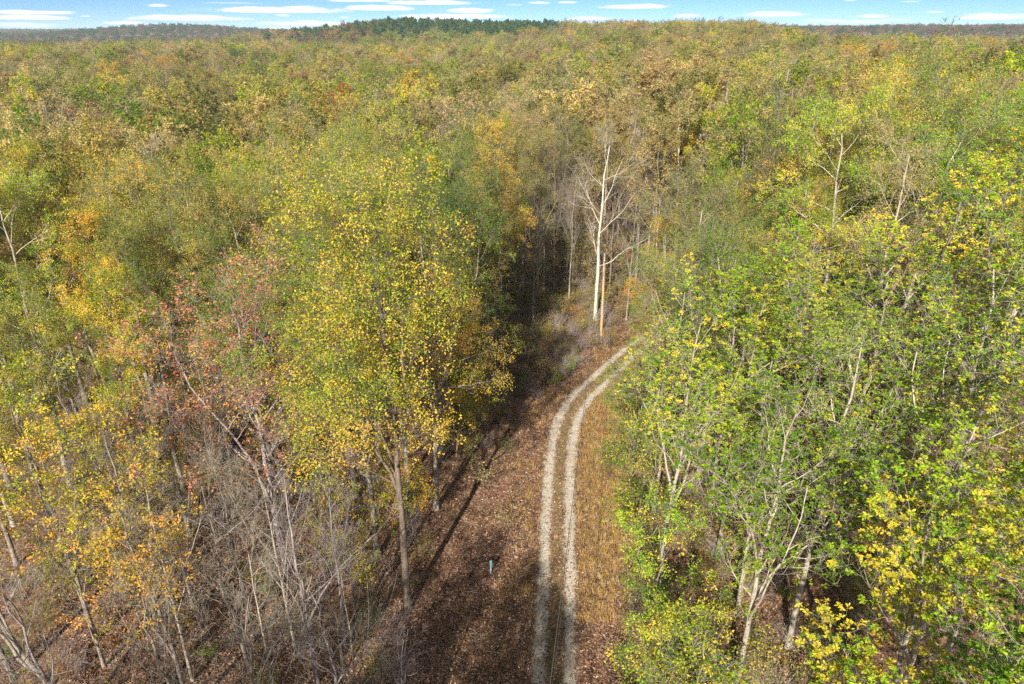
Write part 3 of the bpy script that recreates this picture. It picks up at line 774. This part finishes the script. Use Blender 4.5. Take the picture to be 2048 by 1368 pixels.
print('trees', len(TREES), round(time.time() - t0, 1))

# ------------------------------------------------------------------ the far forest: one mass of instanced trees
def merged(name, geo, bark, pal):
    tr, br, lf = geo
    parts = [tr, br] if br is not None else [tr]
    flat = []
    for v_, f_ in parts:
        if isinstance(f_, list):
            flat.append((v_, np.concatenate(f_)))
        else: flat.append((v_, f_))
    V_, F_ = join(flat)
    nq = sum(len(q) for q in F_); nv = len(V_)
    fs = list(F_); mi = [0] * nq; tone = np.zeros(nv)
    if lf is not None:
        V_ = np.concatenate([V_, lf[0]]); fs.append(lf[1] + nv); mi += [1] * len(lf[1]); tone = np.concatenate([tone, lf[2]])
    return mesh_from(name, V_, fs, [BARK[bark], LEAF[pal]], attr={'tone': tone}, mat_idx=mi)
far_col = bpy.data.collections.new('far_tree_kinds')
FK = []     # palette per index
def far_kind(pal, bark, geo):
    me = merged('far_tree', geo, bark, pal)
    o = bpy.data.objects.new('far_tree_%03d' % len(FK), me); far_col.objects.link(o); FK.append(pal)
fg = [tree_geo(700 + i, h=24, crown=[.52, .56, .5, .6][i], spread=4.4, limbs=10, sub=6, twig=4, tl=0, cluster=.14, nleaf=[7000, 6000, 8000, 5500][i], lsize=.34, fork=i % 2 == 0, sides=(5, 3, 3, 3, 3)) for i in range(4)]
fb = [tree_geo(720 + i, h=24, crown=.42, spread=4.2, limbs=10, sub=6, twig=5, tl=0, nleaf=[1600, 900][i], lsize=.32, fork=True, sides=(5, 3, 3, 3, 3), up=.4) for i in range(2)]
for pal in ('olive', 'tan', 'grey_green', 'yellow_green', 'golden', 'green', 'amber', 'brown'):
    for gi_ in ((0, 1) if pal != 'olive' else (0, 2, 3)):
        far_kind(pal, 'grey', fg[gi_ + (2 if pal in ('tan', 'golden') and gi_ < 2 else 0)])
for pal in ('tan', 'olive', 'pink'):
    far_kind(pal, 'mauve', fb[0]); far_kind(pal, 'grey', fb[1])
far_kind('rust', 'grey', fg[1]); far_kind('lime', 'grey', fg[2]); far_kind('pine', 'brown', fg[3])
NP0 = len(FK)
for i in range(3):
    far_kind('pine', 'pine', pine_geo(520 + i, bare=[.5, .58, .45][i], nleaf=700, lsize=1.0))
def kinds(pal, lo=0, hi=None): return [i for i, q in enumerate(FK) if q == pal and i < (NP0 if hi is None else 999)]
PTS = []
def mix_pick(table, rv):
    a = 0
    for nm, w_ in table:
        a += w_
        if rv < a: return nm
    return table[0][0]
grid = {}
def try_pt(x, y, md):
    gx, gy = int(x // 8), int(y // 8)
    for ax in (-1, 0, 1):
        for ay in (-1, 0, 1):
            for (a, b_) in grid.get((gx + ax, gy + ay), ()):
                if (a - x)**2 + (b_ - y)**2 < md * md: return False
    grid.setdefault((gx, gy), []).append((x, y)); return True
for t in TREES: grid.setdefault((int(t['x'] // 8), int(t['y'] // 8)), []).append((t['x'], t['y']))
for d_, x, y in extra_far: pass
def hash2(x, y, s): return .5 + .5 * math.sin(x * .017 * s + 1.7 * s) * math.cos(y * .021 * s + .9 * s)
maxd = max(c[0] for c in cand[:nfill])
def emit(x, y, h, pal, wide=1.0):
    ks = [FK.index('pink') - 4 + j for j in range(4)] if pal == 'bare' else kinds(pal) if pal != 'pine_tree' else [NP0, NP0 + 1, NP0 + 2]; k = random.choice(ks)
    PTS.append((x, y, float(terrain(x, y)) - .3, k, random.uniform(0, 6.28), h / 24 * wide, h / 24))
# canopy out to the first crest
for _ in range(90000):
    y = math.sqrt(random.random()) * 1000; x = random.uniform(-.82, .82) * (y + 12)
    if y < 20 or not zone_free(x, y): continue
    z_ = float(terrain(x, y)); px_, py_, d_ = to_px(x, y, z_ + 20)
    if d_ < maxd: continue
    if not -120 < px_ < 2170: continue
    if not try_pt(x, y, 6.4 if d_ < 250 else 7.8): continue
    f_ = hash2(x, y, 1.0)
    rv = random.random()
    if x < 0: tbl = [('olive', .38), ('tan', .22), ('grey_green', .12), ('yellow_green', .15), ('golden', .05), ('green', .07), ('amber', .01)]
    else: tbl = [('olive', .34), ('tan', .26), ('grey_green', .20), ('yellow_green', .10), ('golden', .05), ('green', .04), ('amber', .02)]
    pal = mix_pick(tbl, rv)
    if f_ < .3 and random.random() < .5: pal = 'tan'
    if random.random() < .10: pal = 'bare'
    a_ = math.degrees(math.atan2(x, y)); r_ = math.hypot(x, y)
    if r_ > 800 and -18.5 < a_ < 3.5: pal = 'pine_tree'
    if random.random() < .003 and r_ < 700: pal = 'rust'
    if random.random() < .012: pal = 'pink'
    if d_ > 600 and x < -150 and random.random() < .35: pal = random.choice(['pink', 'brown', 'tan'])
    emit(x, y, random.uniform(18.5, 27), pal, random.uniform(1.1, 1.55))
print('canopy', len(PTS))
# ridges behind: bigger steps, colours by ridge
nfar = 0
for _ in range(60000):
    y = 1000 + random.random()**.8 * 2700; x = random.uniform(-.8, .8) * y
    # only slopes that face this way or crests are ever seen
    dz = float(terrain(x, y)) - float(terrain(x * .985, y * .985))
    if dz < -1.5: continue
    if not try_pt(x, y, 10.5 if y < 1800 else 14): continue
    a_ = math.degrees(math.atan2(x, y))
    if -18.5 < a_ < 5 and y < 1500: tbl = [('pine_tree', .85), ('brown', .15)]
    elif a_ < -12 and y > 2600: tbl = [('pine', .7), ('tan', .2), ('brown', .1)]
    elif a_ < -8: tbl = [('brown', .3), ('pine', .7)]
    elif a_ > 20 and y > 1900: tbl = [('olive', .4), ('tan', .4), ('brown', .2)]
    else: tbl = [('brown', .6), ('pine', .4)]  # cloud shadow on the right ridge is put into this darker palette
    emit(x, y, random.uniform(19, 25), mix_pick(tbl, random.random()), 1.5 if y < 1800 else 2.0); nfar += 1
    if nfar > 14000: break
print('ridges', nfar, round(time.time() - t0, 1))

def instancer(name, P, collection, label, cat):
    P = np.array(P, float)
    me = bpy.data.meshes.new(name); me.vertices.add(len(P)); me.vertices.foreach_set('co', P[:, :3].astype(np.float32).ravel())
    a = me.attributes.new('which', 'INT', 'POINT'); a.data.foreach_set('value', P[:, 3].astype(np.int32))
    a = me.attributes.new('turn', 'FLOAT_VECTOR', 'POINT'); a.data.foreach_set('vector', np.stack([P[:, 4] * 0, P[:, 4] * 0, P[:, 4]], -1).astype(np.float32).ravel())
    a = me.attributes.new('size', 'FLOAT_VECTOR', 'POINT'); a.data.foreach_set('vector', np.stack([P[:, 5], P[:, 5], P[:, 6]], -1).astype(np.float32).ravel())
    o = obj(name, me)
    ng = bpy.data.node_groups.new(name, 'GeometryNodeTree')
    ng.interface.new_socket('Geometry', in_out='INPUT', socket_type='NodeSocketGeometry'); ng.interface.new_socket('Geometry', in_out='OUTPUT', socket_type='NodeSocketGeometry')
    gi = ng.nodes.new('NodeGroupInput'); go = ng.nodes.new('NodeGroupOutput')
    ci = ng.nodes.new('GeometryNodeCollectionInfo'); ci.inputs['Collection'].default_value = collection
    ci.inputs['Separate Children'].default_value = True; ci.inputs['Reset Children'].default_value = True
    ip = ng.nodes.new('GeometryNodeInstanceOnPoints'); ip.inputs['Pick Instance'].default_value = True
    ng.links.new(gi.outputs[0], ip.inputs['Points']); ng.links.new(ci.outputs[0], ip.inputs['Instance'])
    for nm, ty, sk in (('which', 'INT', 'Instance Index'), ('turn', 'FLOAT_VECTOR', 'Rotation'), ('size', 'FLOAT_VECTOR', 'Scale')):
        na_ = ng.nodes.new('GeometryNodeInputNamedAttribute'); na_.data_type = ty; na_.inputs['Name'].default_value = nm
        src = next(s for s in na_.outputs if s.enabled and s.name == 'Attribute')
        ng.links.new(src, ip.inputs[sk])
    ng.links.new(ip.outputs[0], go.inputs[0])
    md = o.modifiers.new('scatter', 'NODES'); md.node_group = ng
    return tag(o, label, cat, kind='stuff')
instancer('far_forest', PTS, far_col, 'endless autumn canopy of olive, tan and gold crowns receding to the ridges', 'forest')

# ------------------------------------------------------------------ pines on the centre ridge, seen one by one
npine = 0; pp = []
for _ in range(6000):
    px_ = random.uniform(590, 1090); az_ = math.atan((px_ - 1024) / 1500.); r_ = random.uniform(850, 1000)
    x, y = r_ * math.sin(az_), r_ * math.cos(az_)
    if any((x - a)**2 + (y - b_)**2 < 25 for a, b_ in pp): continue
    pp.append((x, y)); npine += 1
    if npine >= 170: break
pp.sort(key=lambda q: q[0] / q[1])
for i, (x, y) in enumerate(pp):
    e = place_tree('pine_tree', PINE[i % 3], x, y, random.uniform(22, 27), 'pine', 'pine')
    tag(e, 'tall dark green pine with a bare trunk in the row on the distant ridge', 'pine tree', 'pines on the distant ridge')

# ------------------------------------------------------------------ special small things
# utility pole
wood = bark_mat('weathered_pole_wood', (.22, .14, .08), (.34, .23, .14), (.42, .31, .2))
def simple_mat(name, col, rough=.6, metal=0.0):
    m, n, l = new_mat(name); out = n.new('ShaderNodeOutputMaterial'); p = n.new('ShaderNodeBsdfPrincipled')
    t = n.new('ShaderNodeTexCoord'); a = n.new('ShaderNodeTexNoise'); a.inputs['Scale'].default_value = 9; a.inputs['Detail'].default_value = 4; l.new(t.outputs['Object'], a.inputs['Vector'])
    c = ramp(n, [tuple(v * .7 for v in col), tuple(min(1, v * 1.15) for v in col)], a.outputs[0], l, [.3, .7])
    l.new(c, p.inputs['Base Color']); p.inputs['Roughness'].default_value = rough; p.inputs['Metallic'].default_value = metal
    l.new(p.outputs[0], out.inputs[0]); return m
metal = simple_mat('dull_metal', (.25, .25, .25), .5, .7)
wire_m = simple_mat('wire_dark', (.07, .065, .06), .6)
ceram = simple_mat('grey_ceramic', (.4, .4, .4), .3)
tealm = simple_mat('faded_teal_plastic', (.30, .52, .56), .5)
redm = simple_mat('red_paint', (.4, .04, .03), .5)
def lathe(prof, s=12, cx=0, cy=0):
    prof = np.array(prof, float); a = np.arange(s) * 2 * math.pi / s
    V = np.stack([cx + prof[:, 0:1] * np.cos(a), cy + prof[:, 0:1] * np.sin(a), np.broadcast_to(prof[:, 1:2], (len(prof), s))], -1).reshape(-1, 3)
    idx = np.arange(len(prof) * s).reshape(len(prof), s)
    Q = np.stack([idx[:-1], np.roll(idx[:-1], -1, 1), np.roll(idx[1:], -1, 1), idx[1:]], -1).reshape(-1, 4)
    return V, Q
def box(x0, x1, y0, y1, z0, z1):
    V = np.array([(x, y, z) for z in (z0, z1) for y in (y0, y1) for x in (x0, x1)], float)
    Q = np.array([(0, 2, 3, 1), (4, 5, 7, 6), (0, 1, 5, 4), (2, 6, 7, 3), (0, 4, 6, 2), (1, 3, 7, 5)])
    return V, Q
def part(name, geos, mat, parent=None, smooth=False):
    V, Fs = join(geos); return obj(name, mesh_from(name, V, Fs, [mat], smooth=smooth), parent)
pb_ = at(1202, 672)
POLE_H = 10.2
pole = bpy.data.objects.new('utility_pole', None); COL.objects.link(pole); pole.location = (pb_[0], pb_[1], float(terrain(pb_[0], pb_[1])) - .05); pole.rotation_euler = (0.0, -.012, 0)
part('pole', [lathe([(.001, -.5), (.17, -.5), (.165, .2), (.14, 5), (.115, POLE_H), (.001, POLE_H + .02)], 12)], wood, pole, True)
part('bracket', [box(-.06, .06, -.3, -.12, POLE_H - .75, POLE_H - .55)], metal, pole)
part('insulator', [lathe([(.001, POLE_H + .03), (.05, POLE_H + .03), (.09, POLE_H + .1), (.05, POLE_H + .16), (.08, POLE_H + .22), (.001, POLE_H + .27)], 10)], ceram, pole, True)
part('pole_cap', [lathe([(.001, POLE_H + .035), (.13, POLE_H + .025), (.13, POLE_H - .05)], 12)], metal, pole, True)
tag(pole, 'slim sunlit wooden utility pole beside the track bend in front of the bare tree', 'utility pole')
# wires: down the length of the track towards a pole out of view behind
def wire(name, pxs, z0, r, label):
    """pxs: seen points; heights follow a sagging span"""
    P = []
    for i, (a, b_, z_) in enumerate(pxs): P.append(at(a, b_, z_))
    P = np.array(P)
    # smooth span through the points by a quadratic fit in y
    y = P[:, 1]; cx = np.polyfit(y, P[:, 0], 1); cz = np.polyfit(y, P[:, 2], 2)
    yy = np.linspace(pb_[1], -6, 60)
    C = np.stack([np.polyval(cx, yy), yy, np.polyval(cz, yy)], -1)
    C[0] = (pb_[0] + z0[0], pb_[1] + z0[1], z0[2])
    C[1] = .5 * C[0] + .5 * C[2]
    V, Q = tubes(C[None], np.full((1, 60), r), 5)
    o = obj(name, mesh_from(name, V, [Q], [wire_m], smooth=True)); tag(o, label, 'wire'); return C
def span(y, zs=9.9, ye=-8, sag=1.5):
    L_ = pb_[1] - ye; s = (y - ye) / L_; return zs - 4 * sag * s * (1 - s)
seen = [(1103.8, 1352), (1114, 1250), (1124.3, 1164), (1141.4, 1044), (1156.8, 908), (1168.7, 816), (1180, 727), (1186, 660)]
pl = []
for a, b_ in seen:
    z_ = 8.5
    for _ in range(30): z_ = span(at(a, b_, z_)[1])
    pl.append((a, b_, z_))
W1 = wire('power_line', pl, (-.02, -.05, POLE_H + .2), .02, 'thin dark overhead power line running down the length of the track')
pl2 = [(a + 2.2 + (b_ - 700) * .004, b_, z_ - .9) for a, b_, z_ in pl]
W2 = wire('telephone_line', pl2, (.0, -.2, POLE_H - .65), .009, 'thinner lower line hanging beside the power line over the track')
# guy wire at the pole
gp = at(1184, 684)
V, Q = tubes(np.array([[(pb_[0] - .1, pb_[1] - .1, 8.6), (gp[0], gp[1], 0.0)]]), np.full((1, 2), .012), 5)
tag(obj('guy_wire', mesh_from('guy_wire', V, [Q], [metal])), 'pale guy wire slanting to the ground left of the utility pole', 'guy wire')

# marker post
mp_ = at(981, 1148)
mk_ = bpy.data.objects.new('marker_post', None); COL.objects.link(mk_); mk_.location = (mp_[0], mp_[1], 0); mk_.rotation_euler = (.03, .03, .2)
part('post', [box(-.045, .045, -.03, .03, -.2, .78)], tealm, mk_)
part('housing', [box(-.075, .075, -.07, .07, .783, 1.12)], tealm, mk_)
part('cap', [box(-.082, .082, -.077, .077, 1.123, 1.16)], tealm, mk_)
tag(mk_, 'small teal cable marker post standing in the leaves left of the track', 'marker post')

# ------------------------------------------------------------------ forest floor cover
def scatter_mesh(name, count, region, size, mats, label, tone=(.5, .25), lift=.02, cat='leaves', flat=.25, avoid_ruts=True):
    X = []; 
    xs, ys = region(count); up_ = np.zeros(len(xs))
    if avoid_ruts:
        keep = np.ones(len(xs), bool)
        sub = CLN[::5]; sn = nrmv[::5]
        for i0 in range(0, len(xs), 20000):
            q = np.stack([xs[i0:i0 + 20000], ys[i0:i0 + 20000]], -1)
            dd = ((q[:, None] - sub[None])**2).sum(-1); k = dd.argmin(1)
            lt = ((q - sub[k]) * sn[k]).sum(1)
            near_ = dd.min(1) < 9
            inr = (np.abs(np.abs(lt) - .9) < .36) & near_
            keep[i0:i0 + 20000] = ~inr | (rng.random(len(q)) < .22)
            up_[i0:i0 + 20000] = np.where(near_ & (np.abs(lt) < 2.2), np.interp(np.abs(lt), [0, .3, .9, 1.4, 1.9, 2.25], [.1, .085, .03, .08, .075, 0]), 0)
        xs, ys, up_ = xs[keep], ys[keep], up_[keep]
    m = len(xs); z = terrain(xs, ys) + lift + up_ + rng.random(m) * .05
    base = np.stack([xs, ys, z], -1)
    a = rng.random(m) * 6.28; d = np.stack([np.cos(a), np.sin(a), rng.normal(0, flat, m)], -1)
    nn = nrm(rng.normal(0, .45, (m, 3)) + np.array([0, 0, 1.])); s = nrm(np.cross(d, nn)); nn = np.cross(s, d)
    sz = (size * rng.uniform(.6, 1.4, m))[:, None]
    V = np.stack([base, base + d * sz * .5 + s * sz * .3 + nn * sz * .1, base + d * sz, base + d * sz * .5 - s * sz * .3 + nn * sz * .1], 1).reshape(-1, 3)
    i = np.arange(m)[:, None] * 4; F3 = np.concatenate([i + np.array([[0, 1, 2]]), i + np.array([[0, 2, 3]])])
    tn = np.repeat(np.clip(rng.normal(tone[0], tone[1], m), 0, 1), 4)
    return tag(obj(name, mesh_from(name, V, [F3], [mats], attr={'tone': tn})), label, cat, kind='stuff')
PALX = {'litter': [(.06, .030, .021), (.16, .083, .050), (.28, .162, .10), (.42, .30, .215)], 'dry_grass': [(.14, .085, .03), (.32, .19, .055), (.46, .28, .085), (.48, .38, .20)],
        'weeds': [(.05, .08, .02), (.10, .14, .03), (.18, .18, .05), (.27, .2, .08)]}
for nm, cols in PALX.items():
    m, nn_, ll = new_mat(nm); out = nn_.new('ShaderNodeOutputMaterial'); at_ = nn_.new('ShaderNodeAttribute'); at_.attribute_name = 'tone'
    c = ramp(nn_, cols, at_.outputs['Fac'], ll, [.05, .4, .7, .95]); pb = nn_.new('ShaderNodeBsdfPrincipled'); ll.new(c, pb.inputs['Base Color'])
    pb.inputs['Roughness'].default_value = .85; pb.inputs['Specular IOR Level'].default_value = .15; ll.new(pb.outputs[0], out.inputs[0]); LEAF[nm] = m
def region_fan(y0, y1, s0, s1, bias=1.0):
    def f(c):
        y = y0 + (y1 - y0) * rng.random(c)**bias; x = (s0 + (s1 - s0) * rng.random(c)) * (y + 8); return x, y
    return f
scatter_mesh('fallen_leaves', 190000, region_fan(22, 72, -.72, .60, 1.25), .15, LEAF['litter'], 'carpet of fallen brown leaves over the forest floor', flat=.35)
# grass tufts: blades
def blades(name, xs, ys, per, hgt, mat, label, width=.02):
    n_ = len(xs); z = terrain(xs, ys)
    b0 = np.repeat(np.stack([xs, ys, z], -1), per, 0); m = len(b0)
    b0 = b0 + np.concatenate([rng.normal(0, .09, (m, 2)), np.zeros((m, 1))], 1)
    a = rng.random(m) * 6.28; out_ = np.stack([np.cos(a), np.sin(a), np.zeros(m)], -1)
    hh = (np.repeat(rng.uniform(.5, 1.3, n_), per) * hgt * rng.uniform(.6, 1.2, m))[:, None]
    bend = rng.uniform(.2, .9, m)[:, None]
    side = np.stack([-np.sin(a), np.cos(a), np.zeros(m)], -1) * width
    midp = b0 + out_ * hh * bend * .35 + np.array([0, 0, .6]) * hh; tip = b0 + out_ * hh * bend + np.array([0, 0, .95]) * hh * (1.1 - .5 * bend)
    V = np.stack([b0 - side * .5, b0 + side * .5, midp + side * .35, tip, midp - side * .35], 1).reshape(-1, 3)
    i = np.arange(m)[:, None] * 5; F4 = i + np.array([[0, 1, 2, 4]]); F3 = i + np.array([[4, 2, 3]])
    tn = np.repeat(np.clip(np.repeat(rng.normal(.45, .27, n_), per) + rng.normal(0, .18, m), 0, 1), 5)
    return tag(obj(name, mesh_from(name, V, [F4, F3], [mat], attr={'tone': tn})), label, 'grass', kind='stuff')
def along(count, a, b_, s0, s1, bias=1):
    """points beside the track at lateral a..b between arc fractions"""
    k = (s0 + (s1 - s0) * rng.random(count))
    sel = np.clip((k * len(CLN)).astype(int), 0, len(CLN) - 1)
    lt = a + (b_ - a) * rng.random(count)**bias
    q = CLN[sel] + nrmv[sel] * lt[:, None]
    return q[:, 0], q[:, 1]
ya = arc[-1]; s_lo = 75 / ya; s_hi = 150 / ya
gx1, gy1 = along(8200, 1.45, 6.0, s_lo, s_hi, 1.1); gx2, gy2 = along(900, -1.4, -4.0, s_lo, s_hi, 1.6); gx3, gy3 = along(900, -.38, .38, s_lo, s_hi)
blades('dry_grass', np.concatenate([gx1, gx2]), np.concatenate([gy1, gy2]), 9, .42, LEAF['dry_grass'], 'golden dry grass along both verges of the track')
gx4, gy4 = along(420, 1.5, 3.2, s_lo, s_hi); 
blades('green_weeds', np.concatenate([gx3, gx4]), np.concatenate([gy3, gy4]), 9, .16, LEAF['weeds'], 'short green and straw weeds between the ruts', width=.03)

# loose stones on the ruts
cnt = 5200
k = (s_lo + (s_hi - s_lo) * rng.random(cnt)); sel = (k * len(CLN)).astype(int)
lt = np.where(rng.random(cnt) < .5, -1, 1) * (.9 + rng.normal(0, .27, cnt)); q = CLN[sel] + nrmv[sel] * lt[:, None]
z = terrain(q[:, 0], q[:, 1]) + .02
oct_ = np.array([(1, 0, 0), (0, 1, 0), (-1, 0, 0), (0, -1, 0), (0, 0, 1)], float)
sz = rng.uniform(.018, .05, cnt)[:, None, None]
rot = rng.random(cnt) * 6.28; cr, sr = np.cos(rot)[:, None], np.sin(rot)[:, None]
vv = oct_[None] * sz * rng.uniform(.7, 1.3, (cnt, 5, 1)); vx = vv[..., 0] * cr - vv[..., 1] * sr; vy = vv[..., 0] * sr + vv[..., 1] * cr
V = np.stack([vx + q[:, 0:1], vy + q[:, 1:2], vv[..., 2] * .8 + z[:, None]], -1).reshape(-1, 3)
i = np.arange(cnt)[:, None] * 5; F3 = np.concatenate([i + np.array([[a, (a + 1) % 4, 4]]) for a in range(4)])
stm = simple_mat('loose_stone', (.42, .39, .34), .9)
tag(obj('loose_gravel', mesh_from('loose_gravel', V, [F3], [stm])), 'loose pale stones scattered in the two ruts', 'gravel', kind='stuff')

# fallen sticks
m_ = 3200
xs, ys = region_fan(22, 75, -.7, .5, 1.3)(m_)
kp_ = np.array([track_side(a, b_)[1] > 1.7 for a, b_ in zip(xs, ys)]); xs, ys = xs[kp_], ys[kp_]; m_ = len(xs)
a = rng.random(m_) * 6.28; ln = rng.uniform(.25, 1.5, m_)
p0_ = np.stack([xs, ys, terrain(xs, ys) + .05], -1); dv = np.stack([np.cos(a), np.sin(a), rng.normal(.04, .05, m_)], -1) * ln[:, None]
kk_ = rng.normal(0, .06, (m_, 3)) * ln[:, None]
V, Q = tubes(np.stack([p0_, p0_ + dv * .5 + kk_, p0_ + dv], 1), (rng.uniform(.008, .022, m_)[:, None] * np.array([[1, .8, .45]])), 4)
tag(obj('fallen_sticks', mesh_from('fallen_sticks', V, [Q], [BARK['pale']])), 'grey fallen sticks lying on the leaf litter', 'sticks', kind='stuff')

# undergrowth: twiggy brush and saplings under the trees
under_col = bpy.data.collections.new('undergrowth_kinds'); 
def brush(seed, leafn, pal, bark, h=1.8):
    rg = np.random.default_rng(seed); m = 7
    a = rg.random(m) * 6.28; d = np.stack([np.cos(a) * .5, np.sin(a) * .5, np.ones(m)], -1) * h * rg.uniform(.6, 1.1, (m, 1))
    t = np.linspace(0, 1, 5)[None, :, None]; P = d[:, None] * t + rg.normal(0, .05, (m, 5, 3)) * t * h; P[:, 0, 2] = -.1
    R = np.broadcast_to(np.linspace(.014, .005, 5)[None], (m, 5)).copy() * h / 1.8
    P2, R2, i2 = grow(P, R, 7, 45, h * .45, 4, rg, tmin=.2, up=.2, wig=.25, rfac=.7); R2 = np.maximum(R2, .0045)
    P3, R3, i3 = grow(P2, R2, 4, 45, h * .22, 3, rg, tmin=.2, up=.1, wig=.25, rfac=.7); R3 = np.maximum(R3, .0035)
    lf = leaves(P3, leafn, .13, rg, tone_g=np.clip(rg.normal(.5, .25, len(P3)), 0, 1)) if leafn else None
    V_, F_ = join([tubes(P, R, 4), tubes(P2, R2, 3), tubes(P3, R3, 3)])
    return merged('brush', ((V_, F_), None, lf), bark, pal)
UB = [brush(801, 0, 'tan', 'mauve'), brush(802, 0, 'tan', 'mauve', 2.4), brush(803, 260, 'tan', 'brown'), brush(804, 420, 'olive', 'brown', 2.2), brush(805, 360, 'golden', 'brown', 2.6), brush(806, 420, 'green', 'brown', 1.5), brush(807, 380, 'rust', 'brown', 1.6)]
for i, me in enumerate(UB):
    o = bpy.data.objects.new('brush_%02d' % i, me); under_col.objects.link(o)
UP = []
for _ in range(9000):
    y = random.uniform(16, 118); x = random.uniform(-.8, .8) * (y + 10)
    if random.random() > (y + 10) / 128 + .25: continue
    s_, d_, k_ = track_side(x, y)
    if d_ < 3.6: continue
    if x < -3 and y < 48 and random.random() < .8: continue
    if d_ < 9 and s_ < 0 and random.random() < .75: continue
    if d_ < 6 and random.random() < .7: continue
    wv = [1.3, 1.0, 2.6, 2, 2.2, 1.2, 1.0] if x < 5 else [2, 1.2, 2.4, 2.6, 1.5, 1.6, .4]
    kk = random.choices(range(7), wv)[0]; s_ = random.uniform(.5, 1.25)
    UP.append((x, y, float(terrain(x, y)), kk, random.uniform(0, 6.28), s_, s_ * random.uniform(.8, 1.1)))
    if len(UP) >= 4200: break
# denser dark brush in the hollow left of the bend
for _ in range(420):
    x = random.uniform(-2, 13); y = random.uniform(60, 100); s_, d_, k_ = track_side(x, y)
    if d_ < 3.2: continue
    UP.append((x, y, float(terrain(x, y)), random.choices(range(7), [3, 3, 2, 1.5, .3, .6, .3])[0], random.uniform(0, 6.28), random.uniform(.5, 1.1), random.uniform(.4, .9)))
instancer('undergrowth', UP, under_col, 'tangled brush, saplings and bare twigs on the forest floor under the trees', 'undergrowth')
print('done', round(time.time() - t0, 1))

# ------------------------------------------------------------------ air
hb = box(-3600, 3600, -60, 3900, -16, 62)
hm = bpy.data.materials.new('air'); hm.use_nodes = True; hn = hm.node_tree.nodes; hn.clear()
ho = hn.new('ShaderNodeOutputMaterial'); hv = hn.new('ShaderNodeVolumePrincipled'); hv.inputs['Color'].default_value = (.78, .89, 1, 1)
hv.inputs['Density'].default_value = .00011; hv.inputs['Anisotropy'].default_value = .0
hm.node_tree.links.new(hv.outputs[0], ho.inputs['Volume'])
tag(obj('haze', mesh_from('haze', hb[0], [hb[1]], [hm])), 'thin blue autumn haze over the far ridges', 'haze', kind='stuff')
